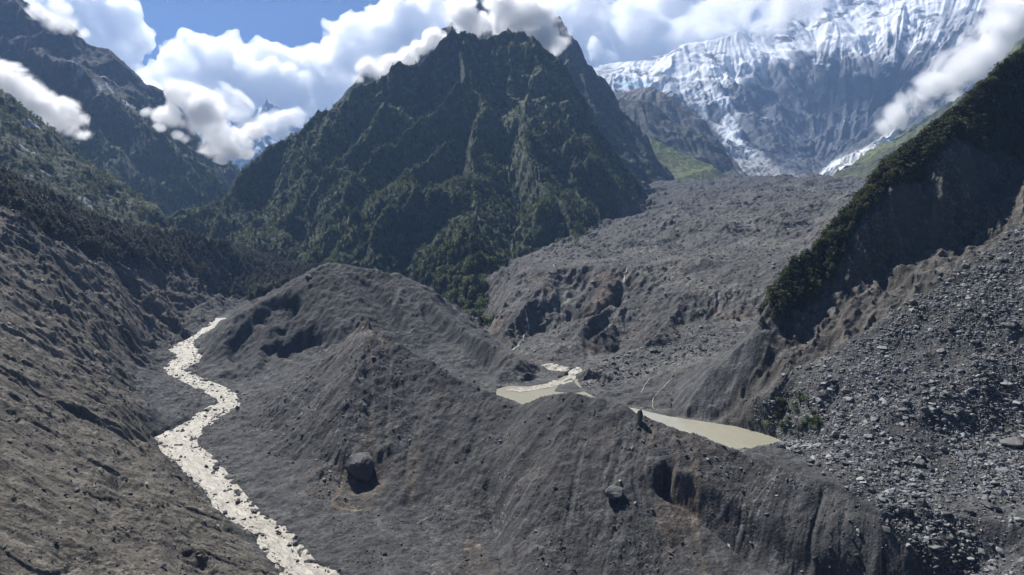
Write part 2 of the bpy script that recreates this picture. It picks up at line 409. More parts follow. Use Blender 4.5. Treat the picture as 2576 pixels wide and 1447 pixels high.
near = Land(-0.92, 0.92, 85, 2550, 1350, 2100).tin(near_lines(), near_corners)
log('tin')
near.smooth(2.1)
PX, PY = near.pix(); X, Yd, = near.X, near.Y
def poly_mask(land, poly, y0=0, y1=1e9, soft=10, PXY=None):
    a, b = PXY if PXY is not None else (PX, PY)
    m = (inside(poly, a, b) & (land.Y > y0) & (land.Y < y1)).astype(np.float32)
    return blur(m, soft*RES)
# masks by the kind of ground
M_left = poly_mask(near, [(-400,500),(0,500),(120,590),(290,660),(480,680),(560,735),(430,860),(340,960),(400,1110),(560,1300),(740,1500),(760,1900),(-400,1900)], soft=14)
M_brown = poly_mask(near, [(-400,640),(0,690),(150,860),(260,980),(360,1090),(470,1230),(580,1340),(700,1460),(760,1900),(-400,1900)], soft=26)
M_cliff = poly_mask(near, [(1950,860),(2067,730),(2141,600),(2258,465),(2390,355),(2480,390),(2700,430),(2833,470),(2833,640),(2560,560),(2480,620),(2350,710),(2200,810),(2090,890),(1900,1010),(1840,1070),(1800,1050)], y0=380, y1=520, soft=5)
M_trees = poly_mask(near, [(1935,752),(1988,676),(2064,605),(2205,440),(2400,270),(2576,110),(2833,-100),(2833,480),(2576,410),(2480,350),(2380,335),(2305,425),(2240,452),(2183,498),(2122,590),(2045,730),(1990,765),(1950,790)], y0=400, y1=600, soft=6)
M_forest0 = poly_mask(near, [(-400,300),(0,395),(200,500),(400,560),(650,620),(860,640),(1060,700),(1060,770),(660,760),(540,735),(480,688),(290,664),(120,596),(0,516),(-400,420)], y0=400, soft=6)
M_rubble = poly_mask(near, [(1870,1065),(1990,935),(2110,890),(2220,820),(2360,720),(2500,610),(2570,560),(2833,430),(2833,1900),(2576,1900),(2300,1350),(2150,1215),(1990,1130)], y0=100, y1=440, soft=8)
M_mid = poly_mask(near, [(1200,640),(2200,400),(2100,620),(1850,1000),(1800,1065),(1450,1000),(1300,900),(1200,830)], y0=500, soft=10)
M_front = poly_mask(near, [(600,1040),(925,797),(1300,1010),(1440,984),(1960,1165),(2300,1350),(2500,1900),(700,1900),(900,1400),(640,1100)], y0=120, y1=500, soft=8)
M_slopeA = poly_mask(near, [(640,1050),(925,800),(1010,870),(1000,1150),(960,1330),(760,1200)], y0=250, y1=500, soft=14)
slp = near.slope()
st1, st2, st3 = near.lic([0.0022, 0.0075, 0.028], [0.12, 0.25, 0.4], seed=3)
log('lic')
wx = fbm(X, Yd, 60, 3, seed=21)*18; wy = fbm(X, Yd, 60, 3, seed=25)*18
big = fbm(X+wx, Yd+wy, 70, 4, seed=2)
rid = fbm(X+wx, Yd+wy, 45, 6, 0.55, seed=9, ridged=True)
fine = fbm(X, Yd, 9, 6, 0.6, seed=14)
rock = fbm(X+wy*.5, Yd+wx*.5, 14, 6, 0.62, seed=31, ridged=True)
steep = sstep(0.25, 0.8, slp)
Zb = near.Z.copy()
A = Yd/400.0
rc = np.array([(0.5*(l+r), py, river_z(py)) for py, l, r in RB])
M_m1 = poly_mask(near, [(470,930),(600,780),(690,730),(830,645),(1060,695),(1200,840),(1320,940),(1200,990),(900,1000),(600,1000)], 480, 760, 8)
calm = 1-.72*np.maximum(M_front, M_m1)-.85*M_mid*(Yd < 800)-.6*M_brown
near.Z += (big*5 + rid*6)*calm*np.clip(A, .5, 2.5)*np.clip(steep*1.1, .25, 1)
near.Z += (fine*(2.0+1.2*M_left) + st1*0.12*steep)*np.clip(A, .4, 3)
near.Z += (fbm(X+wx, Yd+wy, 110, 6, .6, seed=57, ridged=True)*16+fbm(X, Yd, 45, 5, .6, seed=59)*7)*sstep(760, 950, Yd)*(1-sstep(2050, 2300, Yd))*(1-M_forest0)
hum = .6*fbm(X+wx*.4, Yd+wy*.4, 22, 7, 0.66, seed=41)+.55*fbm(X+wy*.5, Yd+wx*.5, 17, 7, 0.66, seed=47, ridged=True)
rill = -np.clip(st2-.7, 0, 2.2)*.55-np.clip(st1-1.0, 0, 2)*.22
near.Z += ((rill*(1+.9*M_front)+st2*.05)*(0.35+M_front*0.65+M_mid*0.6) + st3*0.30*(1-M_rubble))*steep*np.clip(A, .5, 3)*(1-M_cliff*.7)*(1-M_left*.75)
near.Z += hum*np.clip(A, .5, 2)*(1.9+0.8*M_left+1.2*M_slopeA-.9*M_rubble-1.3*M_mid+1.5*(1-steep)*(1-M_rubble)*(1-M_mid))*sstep(2200,900,Yd)*(.35+.65*calm)
near.Z += fbm(X, Yd, 6.5, 6, .66, seed=77)*(1.1*M_left+.9*M_front+.8*M_mid)
near.Z += rock*(1.5+0.6*M_left+5*M_cliff+1.5*M_mid)*np.clip(A, .5, 2)*np.clip(steep+.2, 0, 1)
# slump scarps on the left slope and the mounds: benches with steep faces
sc = fbm(X+wx*2.5, Yd+wy*2.5, 60, 5, 0.55, seed=51)+st3*0.012
scarp = sstep(0.0, 0.05, sc)-0.5+ (sstep(0.22, 0.26, sc)-0.5)*.8
near.Z += scarp*(2.2*M_left+.4*M_mid+0.5*M_front)*np.clip(A, .6, 2.2)*steep
near.Z += -np.abs(fbm(X, Yd, 26, 4, 0.5, seed=63))*4*M_cliff
# gouges and hollows seen on the slopes (picture polygon, depth range, how deep)
def gouge(poly, y0, y1, depth, soft=4):
    m = poly_mask(near, poly, y0, y1, soft)
    near.Z -= depth*m*(0.85+0.5*fine)
gouge([(255,1185),(300,1190),(345,1215),(365,1245),(340,1250),(290,1225)], 150, 560, 5.0)
gouge([(430,1340),(520,1395),(560,1447),(520,1470),(460,1440),(420,1390)], 150, 560, 5.5, 5)
gouge([(630,790),(690,742),(760,752),(740,790),(690,812)], 560, 700, 11.0, 3)
gouge([(575,860),(640,790),(655,830),(640,880),(600,905),(575,890)], 540, 690, 12.0, 3)
gouge([(700,870),(770,835),(815,860),(760,872),(740,895),(700,890)], 540, 690, 11.0, 2)
gouge([(35,940),(150,1000),(140,1010),(60,975)], 150, 560, 4.0, 3)
gouge([(0,1000),(45,1035),(40,1050),(0,1048)], 150, 560, 4.0, 3)
gouge([(0,740),(70,770),(170,860),(150,880),(60,800),(0,770)], 150, 560, 5.0, 3)
gouge([(320,672),(400,678),(430,695),(400,725),(350,705)], 500, 900, 7.0, 3)
gouge([(500,715),(560,700),(600,735),(560,745)], 600, 1000, 10.0, 3)
gouge([(815,1140),(960,1160),(970,1200),(900,1235),(860,1225),(850,1190)], 320, 420, 6.0, 5)
gouge([(1655,1180),(1740,1200),(1790,1232),(1880,1290),(1960,1350),(2090,1418),(2230,1450),(1990,1455),(1880,1400),(1800,1335),(1740,1270),(1690,1262),(1650,1230)], 230, 340, 6.0, 2)
gouge([(880,690),(940,720),(980,760),(1030,830),(1000,830),(940,770),(900,730)], 560, 760, 5.0, 2)
gouge([(1060,760),(1090,780),(1120,830),(1090,830),(1065,790)], 560, 760, 6.0, 2)
gouge([(1230,1200),(1262,1230),(1245,1250),(1215,1225)], 280, 420, 3.0, 2)
gouge([(1440,770),(1500,720),(1490,745),(1445,790),(1400,830),(1410,800)], 540, 740, 6.0, 3)
gouge([(1400,690),(1490,680),(1470,730),(1420,750),(1395,720)], 600, 760, 7.0, 3)
gouge([(1545,720),(1570,740),(1530,810),(1480,850),(1465,845),(1510,790)], 560, 740, 7.0, 3)
gouge([(1400,845),(1450,825),(1440,850),(1400,870)], 540, 700, 4.0, 3)
gouge([(1840,655),(1810,690),(1780,700),(1700,690),(1760,665)], 620, 760, 4.0, 3)
gouge([(2380,420),(2470,410),(2560,440),(2550,530),(2480,590),(2430,600),(2400,520)], 420, 500, 16.0, 7)
gouge([(2210,560),(2300,480),(2350,470),(2355,560),(2300,600),(2230,650)], 430, 500, 8.0, 5)
# forested ground keeps calm; river bed and lake bed cut below the water
PX, PY = near.pix()
for (py, l, r) in []: pass
inr = np.zeros(X.shape, np.float32); zr = np.zeros(X.shape, np.float32)
bank_w = []
ry = np.array([YZ(l, py, river_z(py)) for py, l, r in RB]); 
RL = np.array([tuple(P(l, py, YZ(l, py, river_z(py)))) for py, l, r in RB]); RR = np.array([tuple(P(r, py, YZ(r, py, river_z(py)))) for py, l, r in RB])
poly_xy = [(a[0], a[1]) for a in RL]+[(a[0], a[1]) for a in RR[::-1]]
inr = inside([(a+fj*2.2, b+gj*2.2) for (a, b), (fj, gj) in zip(
    [(poly_xy[k][0]*(1-t)+poly_xy[(k+1) % len(poly_xy)][0]*t, poly_xy[k][1]*(1-t)+poly_xy[(k+1) % len(poly_xy)][1]*t) for k in range(len(poly_xy)) for t in (0, .33, .66)],
    np.random.default_rng(8).uniform(-1, 1, (len(poly_xy)*3, 2)))], X, Yd)
# water height field along depth (monotone in depth)
o_ = np.argsort(0.5*(RL[:,1]+RR[:,1])); rcy = (0.5*(RL[:,1]+RR[:,1]))[o_]; rcz = RL[o_,2]
wz = np.interp(Yd.ravel(), rcy, rcz).reshape(Yd.shape).astype(np.float32)
ins = blur(inr.astype(np.float32), 2.0*RES)
near.Z = near.Z*(1-np.clip(ins*1.15, 0, 1)) + np.clip(ins*1.15, 0, 1)*(np.minimum(near.Z, wz-1.2+fine*1.2))
nearb = np.clip(blur(inr.astype(np.float32), 12*RES)*2.2, 0, 1)*(1-np.clip(ins*1.6, 0, 1))
near.Z = lerp(near.Z, np.maximum(np.minimum(near.Z, wz+2.5), wz+0.12+fine*2.6+rock*.5), nearb)
LAKE = [(1250,978),(1300,966),(1345,952),(1402,953),(1445,935),(1455,962),(1470,985),(1500,1000),(1560,1020),(1612,1031),(1680,1047),(1740,1056),(1795,1064),(1850,1072),(1900,1085),(1950,1100),(1972,1113),(1930,1122)]
lake_xy = [tuple(P(a, b, YZ(a, b, LAKE_Z)))[:2] for a, b in LAKE]
front_xy = [tuple(P(a, b, YZ(a, b, LAKE_Z)))[:2] for a, b in [(1900,1150),(1800,1165),(1700,1130),(1560,1060),(1450,1045),(1340,1070),(1250,1030)]]
lk = inside(lake_xy+front_xy, X, Yd); lkb = blur(lk.astype(np.float32), 2.2*RES)
near.Z = np.where(lkb > 0.5, np.minimum(near.Z, LAKE_Z-0.9*(lkb-0.5)*4+fine*.4*(1-lkb)), near.Z)
bars = [[(1275,970),(1335,951),(1400,944),(1408,953),(1385,963),(1330,972)], [(1392,985),(1412,962),(1440,950),(1448,965),(1470,985),(1440,990)]]
for bp_ in bars:
    bxy = [tuple(P(a, b, YZ(a, b, LAKE_Z)))[:2] for a, b in bp_]; bm_ = blur(inside(bxy, X, Yd).astype(np.float32), 1.5*RES)
    near.Z = lerp(near.Z, np.maximum(near.Z, LAKE_Z+0.35), np.clip(bm_*1.5, 0, 1))
shore = np.clip(blur(lk.astype(np.float32), 10*RES)*2, 0, 1)*(lkb <= 0.5)
near.Z = np.where(shore > 0.02, np.maximum(near.Z, LAKE_Z+0.15+0.5*np.clip(fine+.3, 0, 2)), near.Z)
# colour of the ground
C = np.zeros(X.shape+(3,), np.float32)
n1 = fbm(X, Yd, 35, 4, seed=71); n2 = fbm(X, Yd, 12, 5, .6, seed=75)
C[...] = (0.075, 0.077, 0.08)
mixcol(C, (0.115, 0.104, 0.09), np.clip(M_left*.8+M_brown*.6+n1*.5, 0, 1)*np.clip(M_left+M_brown, 0, 1))
mixcol(C, (0.128, 0.117, 0.10), np.clip(M_brown*(0.75+n1*1.0), 0, 1))
mixcol(C, (0.10, 0.10, 0.10), M_mid*.8)
mixcol(C, (0.145, 0.144, 0.14), M_mid*sstep(.05, .3, fbm(X, Yd, 80, 5, .6, seed=97))*.8)
mixcol(C, (0.17, 0.13, 0.11), np.clip(sstep(.12, .4, n1)*.75, 0, 1)*(M_mid+M_front*.5).clip(0,1)*steep)
mixcol(C, (0.072, 0.072, 0.075), M_front*.6)
mixcol(C, (0.16, 0.13, 0.105), np.clip(M_front*sstep(0.8, 1.8, st3+n1*1.5), 0, 1)*.5)
mixcol(C, (0.092, 0.087, 0.082), M_cliff)
mixcol(C, (0.17, 0.16, 0.148), M_cliff*sstep(.1, .3, n2+rock*.4)*.6)
mixcol(C, (0.085, 0.085, 0.088), M_rubble*.7)
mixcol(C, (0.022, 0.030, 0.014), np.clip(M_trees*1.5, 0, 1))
flat = 1-sstep(0.12, 0.35, near.slope())
mixcol(C, (0.13, 0.13, 0.13), flat*.5*sstep(-.1, .3, n2))
bar = np.clip(blur(inr.astype(np.float32), 16*RES)*2.6, 0, 1)*sstep(.35, .12, near.slope())
mixcol(C, (0.21, 0.205, 0.19), bar*sstep(-.05, .2, n2+n1*.5)*.8)
mixcol(C, (0.17, 0.135, 0.10), M_front*sstep(.55, 1.6, st3*.8+st2*.5)*.55)
mixcol(C, (0.045, 0.045, 0.048), M_front*sstep(1.1, 1.9, st2-.2*st3)*.5)
streak = np.clip(1+(0.14*st1+0.17*st2+.07*st3)*steep*(1-M_rubble)*(1-.6*M_cliff)+.3*n2, .45, 1.8)
C *= streak[..., None]
C *= np.array([.955, .935, .895], np.float32)
wet = sstep(1.0, .1, near.Z-wz)*nearb; C *= (1-.35*wet)[..., None]
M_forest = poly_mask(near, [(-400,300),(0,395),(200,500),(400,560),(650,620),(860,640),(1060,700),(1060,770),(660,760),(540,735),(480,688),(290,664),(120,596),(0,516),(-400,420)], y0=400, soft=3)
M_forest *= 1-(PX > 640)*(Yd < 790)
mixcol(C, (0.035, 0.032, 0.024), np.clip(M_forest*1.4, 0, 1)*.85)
benchm_ = poly_mask(near, [(1450,980),(1480,930),(1640,865),(1860,815),(1860,870),(1640,930),(1500,985)], 480, 800, 6)
m_near = ground_mat('moraine', [(0.12, 0.5), (0.9, 0.45)], 1.3, var=0.35, stones=[(0.9, 1.0, .3), (0.33, .7, .4)], grit=True)
gr = np.clip(.42+.75*M_rubble+.6*sstep(0, .25, fbm(X, Yd, 50, 5, .6, seed=87))+.3*nearb+.3*benchm_, 0, 1)
near_o = near.build('moraine_terrain', m_near, C, extra={'Grit': gr}, label='grey and brown moraine slopes, gorge and basin of loose debris')
# ------------------------------------------------------------------ the mountains round the valley
def detail(ld, big_s, big_a, rg_s, rg_a, chute, chute_a, seed, pre=8, fine_a=0.0, fine_s=20):
    X, Y = ld.X, ld.Y; st = ld.lic([c[0] for c in chute], [c[1] for c in chute], pre=pre, seed=seed)
    w1 = fbm(X, Y, big_s, 3, seed=seed+2)*big_s*.35; w2 = fbm(X, Y, big_s, 3, seed=seed+6)*big_s*.35
    k = np.clip(ld.slope()*1.4, .2, 1)
    ld.Z += fbm(X+w1, Y+w2, big_s, 4, seed=seed)*big_a
    rg = fbm(X+w1, Y+w2, rg_s, 7, 0.55, seed=seed+11, ridged=True)
    ld.Z += rg*rg_a*k
    for s_, a in zip(st, chute_a): ld.Z += s_*a*k
    if fine_a: ld.Z += fbm(X, Y, fine_s, 5, .6, seed=seed+17)*fine_a
    return st, rg
def hidden_drop(line, dY, dz):
    out = []
    for (a, b, Y) in line:
        q = P(a, b, Y)+Vector((0, dY, dz)); px_, py_ = proj(*q); out.append((px_, py_, q.y))
    return out
m_mount = ground_mat('mountain_side', [(0.02, 0.5), (0.12, 0.4)], 6.0, var=0.4, stones=[(0.11, .8, .4)])
m_snow = ground_mat('snow_and_rock', [(0.012, 0.5), (0.06, 0.4)], 8.0, var=0.08, rough=0.75)

# --- forested pyramid in the middle
cl = [(1140,50,1750),(1122,78,1745),(1100,98,1738),(1060,130,1730),(1000,180,1700),(930,225,1680),(870,265,1660),(830,290,1650),(790,305,1640),(745,330,1620),(700,355,1600),(630,390,1580),(590,420,1560),(560,490,1520),(530,520,1480),(490,552,1440)]
cc = [(1140,50,1750),(1158,74,1756),(1172,72,1760),(1205,92,1790),(1225,98,1795),(1250,84,1800),(1276,66,1808),(1296,80,1810),(1312,95,1790),(1322,86,1788),(1340,98,1780)]
crr = [(1340,96,1780),(1390,140,1770),(1440,200,1760),(1480,270,1740),(1520,350,1700),(1560,420,1660),(1610,470,1620),(1662,524,1590)]
toe = [(440,600,1380),(600,650,1250),(700,668,1180),(800,672,1150),(880,668,1110),(960,698,1050),(1040,740,1000),(1080,800,920),(1130,835,850),(1170,856,800),(1210,840,760),(1245,790,790),(1280,745,870),(1320,695,940),(1400,684,980),(1460,672,1010),(1530,644,1080),(1560,600,1200),(1590,560,1350),(1670,545,1570)]
ML = [cl, cc, crr, toe,
 [(a, b+60, Y-70) for a, b, Y in toe],
 hidden_drop(cl, 160, -150), hidden_drop(cc, 200, -200), hidden_drop(crr, 160, -170),
 [(1140,62,1750),(1160,140,1690),(1170,195,1620),(1110,260,1570),(1067,300,1540),(1010,360,1490),(962,400,1450),(900,470,1380),(830,560,1260),(790,640,1170)],
 [(1170,195,1620),(1207,225,1590),(1242,260,1560),(1317,285,1530),(1392,320,1500),(1450,400,1430),(1500,470,1380),(1550,560,1260)],
 [(1207,225,1590),(1190,290,1520),(1187,350,1450),(1117,385,1400),(1032,425,1340),(942,500,1270),(880,580,1170),(848,632,1125)],
 [(1187,350,1450),(1190,420,1350),(1120,470,1280),(1067,495,1230),(967,565,1150),(910,615,1100),(880,650,1085)],
 [(1190,420,1350),(1200,500,1220),(1190,560,1100),(1182,600,1000),(1165,700,895),(1165,800,825)],
 [(1317,285,1530),(1320,350,1440),(1350,430,1330),(1400,480,1260),(1440,540,1180),(1470,610,1090)],
 [(1100,120,1760),(1060,250,1650),(1000,310,1590),(930,400,1510),(860,490,1420),(760,610,1240)],
 [(1190,150,1740),(1230,210,1680),(1330,250,1640),(1420,300,1620),(1500,400,1560),(1560,500,1480),(1600,540,1450)],
 [(1150,260,1615),(1080,350,1535),(1000,430,1445),(920,500,1370),(850,600,1210)],
 [(1150,400,1450),(1060,455,1380),(960,530,1280),(890,615,1150)],
 [(1150,480,1350),(1090,550,1250),(1040,620,1140),(1010,700,1060)],
 [(1250,300,1580),(1272,380,1490),(1297,490,1340),(1290,600,1130),(1290,705,940)],
 [(1370,370,1490),(1430,450,1380),(1490,560,1240),(1510,630,1110)],
 [(800,340,1650),(740,420,1570),(650,520,1440),(580,610,1300)],
 [(870,265,1660),(830,350,1580),(760,440,1480),(690,530,1370),(650,620,1240)],
 [(1000,180,1700),(960,280,1600),(900,370,1520),(830,450,1430),(740,560,1290),(700,640,1190)],
 [(1340,96,1780),(1360,180,1700),(1430,260,1640),(1480,350,1570),(1540,440,1490),(1600,520,1430)]]
ML = ML[:14]+[[(a, b, Y+((78 if a < 1200 else 38) if 150 < b < 560 else 32)) for a, b, Y in g] for g in ML[14:22]]+ML[22:]
mid = Land(-0.52, 0.26, 700, 2500, 900, 1150).tin(ML, [(-.6,650,-250),(.3,650,-250),(-.1,650,-250),(-.6,2600,-150),(.3,2600,-150),(-.15,2600,-100),(-.6,1400,-200),(.3,1300,-200)])
mid.smooth(1.4)
mst, mrg = detail(mid, 260, 18, 110, 22, [(0.006, 0.10), (0.016, 0.22), (0.035, .3), (0.065, .45)], [2.5, 9, 18, 22], 101, fine_a=16, fine_s=34)
mPX, mPY = mid.pix()
mC = np.zeros(mid.X.shape+(3,), np.float32); mC[...] = (0.042, 0.058, 0.028)
q1 = fbm(mid.X, mid.Y, 120, 5, seed=131); q2 = fbm(mid.X, mid.Y, 40, 5, .6, seed=135)
mixcol(mC, (0.085, 0.10, 0.04), np.clip(sstep(-.1, .3, q1+q2*.6), 0, 1)*.7)
hi = sstep(150, 480, mid.Z+q1*200)
mixcol(mC, (0.11, 0.12, 0.055), np.clip(sstep(100, 300, mid.Z)*(.35+q2*2+mst[0]*.15), 0, 1))
ms = mid.slope()
mixcol(mC, (0.07, 0.07, 0.072), np.clip(sstep(1.9, 2.8, ms+q2*.8)*(.3+.7*hi), 0, 1))
ero = poly_mask(mid, [(1540,470),(1600,470),(1670,530),(1600,580),(1540,640),(1440,690),(1330,690),(1440,650),(1510,600),(1560,560)], soft=4, PXY=(mPX, mPY))
mixcol(mC, (0.13, 0.115, 0.10), ero*sstep(-.25, .25, q2+.15))
mid_o = mid.build('forested_mountain', m_mount, mC, label='steep dark green forested pyramid mountain in the middle of the valley')
mid_mask_tree = (1-ero)*(1-.88*sstep(140, 300, mid.Z+q1*160))

# --- rocky ridge behind it, its summits in the cloud
c2 = [(760,345,2480),(800,310,2500),(870,212,2550),(905,190,2580),(930,186,2600),(985,150,2650),(1035,112,2700),(1060,128,2720),(1120,60,2800),(1180,10,2880),(1208,-12,2900),(1240,0,2900),(1262,60,2880),(1300,50,2850),(1335,-5,2800),(1370,10,2750),(1405,46,2700),(1440,95,2650),(1480,135,2600),(1520,200,2550),(1560,255,2500),(1610,320,2450),(1650,390,2400),(1690,440,2350),(1705,470,2300)]
ML2 = [c2, hidden_drop(c2, 250, -300),
 [(1405,46,2700),(1430,150,2500),(1490,250,2370),(1550,340,2270),(1610,440,2130),(1650,500,2020)],
 [(1440,95,2650),(1480,200,2520),(1540,290,2430),(1600,380,2330),(1660,460,2200)],
 [(1480,135,2600),(1530,230,2470),(1590,320,2380),(1640,400,2290),(1690,470,2200)],
 [(1208,-12,2900),(1220,100,2700),(1240,300,2300)], [(870,212,2550),(900,300,2400),(940,400,2200)],
 [(1400,300,2100),(1500,420,1950),(1560,520,1850),(1600,560,1820),(1700,500,2150)], [(700,500,2100),(800,500,2000),(1000,450,1950)]]
bk = Land(-0.36, 0.28, 1750, 3400, 700, 420).tin(ML2, [(-.4,1700,-100),(.3,1700,-100),(0,1700,-80),(-.4,3500,-100),(.3,3500,0),(0,3500,200)])
bk.smooth(1.5)
bst, brg = detail(bk, 350, 35, 150, 45, [(0.006, 0.12), (0.02, 0.25)], [4, 14], 201, pre=5, fine_a=14, fine_s=40)
bC = np.zeros(bk.X.shape+(3,), np.float32); bC[...] = (0.048, 0.052, 0.05)
qb = fbm(bk.X, bk.Y, 130, 5, seed=231)
mixcol(bC, (0.05, 0.062, 0.030), sstep(-.1, .2, qb-(bk.slope()-.9)*.4)*sstep(700, 300, bk.Z))
bk_o = bk.build('rocky_ridge', m_mount, bC, label='dark rocky ridge with cloudy summits behind the forested mountain')

# --- big mountain on the left and its nearer spur
lc = [(-500,-420,2700),(-260,-230,2650),(0,-60,2620),(60,-5,2600),(180,62,2600),(235,100,2600),(280,128,2600),(330,165,2610),(370,198,2620),(405,220,2630),(418,208,2632),(432,238,2640),(445,262,2750),(468,290,2850),(520,335,2950),(570,390,3000),(600,430,3000)]
s1 = [(200,185,2300),(270,240,2260),(340,290,2230),(420,345,2200),(480,400,2200),(540,452,2200),(575,500,2200),(540,560,2050)]
LL = [lc, hidden_drop(lc, 250, -250), s1,
 [(60,120,2400),(200,185,2300)], [(-260,-50,2400),(0,150,2350),(100,260,2300),(220,330,2200),(300,400,2130),(380,470,2100),(450,540,2060)],
 [(270,190,2480),(350,255,2480),(430,320,2560),(500,390,2640),(560,450,2700)],
 [(220,240,2270),(260,330,2150),(330,400,2080),(400,470,2040),(470,550,2000)],
 [(-260,200,2150),(0,330,2050),(120,400,1980),(220,470,1880),(300,560,1750),(420,590,1850)],
 [(340,290,2230),(360,380,2120),(420,450,2060),(500,530,2030)],
 [(-260,600,1600),(100,620,1600),(300,640,1650),(480,600,1950),(600,580,2200)]]
lm = Land(-0.95, -0.36, 1500, 3300, 700, 520).tin(LL, [(-1,1400,-150),(-.3,1400,-150),(-1,3500,600),(-.3,3500,-50),(-.65,3500,200)])
lm.smooth(1.6)
lst, lrg = detail(lm, 330, 40, 150, 40, [(0.005, 0.12), (0.016, 0.25)], [3.5, 12], 301, pre=5, fine_a=12, fine_s=40)
lPX, lPY = lm.pix()
lC = np.zeros(lm.X.shape+(3,), np.float32); lC[...] = (0.028, 0.030, 0.034)
ql = fbm(lm.X, lm.Y, 150, 5, seed=331); ql2 = fbm(lm.X, lm.Y, 50, 5, .6, seed=335)
gz = sstep(520, 380, lm.Z+ql*160)
mixcol(lC, (0.030, 0.038, 0.016), gz*.85)
mixcol(lC, (0.08, 0.095, 0.03), gz*sstep(-.05, .3, ql+ql2*.5)*sstep(20, 150, lm.Z)*.8)
mixcol(lC, (0.02, 0.03, 0.016), sstep(60, -40, lm.Z+ql2*60))
sp = poly_mask(lm, [(150,150),(230,170),(330,250),(440,270),(430,300),(330,270),(210,210)], soft=6, PXY=(lPX, lPY))
mixcol(lC, (0.35, 0.36, 0.38), np.clip(sp*1.3, 0, 1)*sstep(.12, .25, ql2+.1*lst[0]))
riv = poly_mask(lm, [(430,550),(470,530),(500,525),(495,545),(450,556)], soft=1.5, PXY=(lPX, lPY))
mixcol(lC, (0.4, 0.4, 0.4), np.clip(riv*1.3, 0, 1)*sstep(-.1, .2, ql2))
lm_o = lm.build('left_mountain', m_mount, lC, label='huge hazy rock and grass mountain on the left')
nc = [(-500,-120,1500),(-260,40,1450),(0,218,1380),(50,262,1375),(100,300,1370),(150,350,1360),(200,395,1340),(260,432,1320),(330,470,1300),(400,525,1260),(440,570,1230)]
NL = [nc, hidden_drop(nc, 120, -130), [(-260,250,1250),(0,340,1200),(80,420,1130),(180,500,1080),(260,560,1080),(340,600,1100)], [(0,218,1380),(60,330,1290),(120,430,1180),(160,500,1090)],
 [(-260,520,950),(0,560,900),(200,620,950),(400,660,1050)]]
ln_ = Land(-0.95, -0.46, 850, 1750, 560, 420).tin(NL, [(-1,800,-60),(-.4,800,-120),(-1,1900,0),(-.4,1900,-150)])
ln_.smooth(1.5)
nst, nrg = detail(ln_, 200, 18, 90, 18, [(0.006, 0.12), (0.016, 0.22)], [2.2, 6], 401, pre=5, fine_a=7, fine_s=22)
nC = np.zeros(ln_.X.shape+(3,), np.float32); nC[...] = (0.034, 0.042, 0.022)
qn = fbm(ln_.X, ln_.Y, 90, 5, seed=431)
mixcol(nC, (0.058, 0.068, 0.03), sstep(-.05, .3, qn+ (nst[0])*.08)*.8)
mixcol(nC, (0.3, 0.31, 0.32), sstep(.28, .4, fbm(ln_.X, ln_.Y, 45, 5, .6, seed=435)+nst[0]*.05))
nl_o = ln_.build('left_spur', m_mount, nC, label='green and rocky spur at the left edge below the cloud')

# --- distant snow peak in the gap on the left, behind the cloud
fp = [(300,420,9400),(420,340,9300),(520,302,9200),(545,290,9200),(575,286,9150),(600,294,9150),(622,286,9100),(648,262,9000),(668,248,9000),(690,262,9000),(722,285,9000),(748,322,9000),(800,380,8800),(900,420,8800)]
FL = [fp, hidden_drop(fp, 700, -700), [(668,248,9000),(660,300,8700),(640,350,8300),(620,420,7800)], [(575,286,9150),(580,340,8700),(590,400,8200)], [(622,286,9100),(625,330,8800),(615,370,8500)], [(400,450,7800),(600,460,7600),(800,450,7800)]]
fs = Land(-0.62, -0.22, 7200, 10500, 340, 260).tin(FL, [(-.7,7000,0),(-.2,7000,0),(-.7,11000,-100),(-.2,11000,-100)])
fs.smooth(1.0)
fst, frg = detail(fs, 900, 90, 400, 150, [(0.004, 0.06), (0.012, 0.12)], [14, 45], 501, pre=4)
fC = np.zeros(fs.X.shape+(3,), np.float32); fC[...] = (0.80, 0.82, 0.85)
mixcol(fC, (0.10, 0.10, 0.11), np.clip(sstep(1.15, 1.45, fs.slope()+frg*.4), 0, 1)); mixcol(fC, (0.08, 0.09, 0.10), sstep(1000, 700, fs.Z+frg*300))
fs_o = fs.build('distant_snow_peak', m_snow, fC, label='distant snow peak in the gap between the mountains')

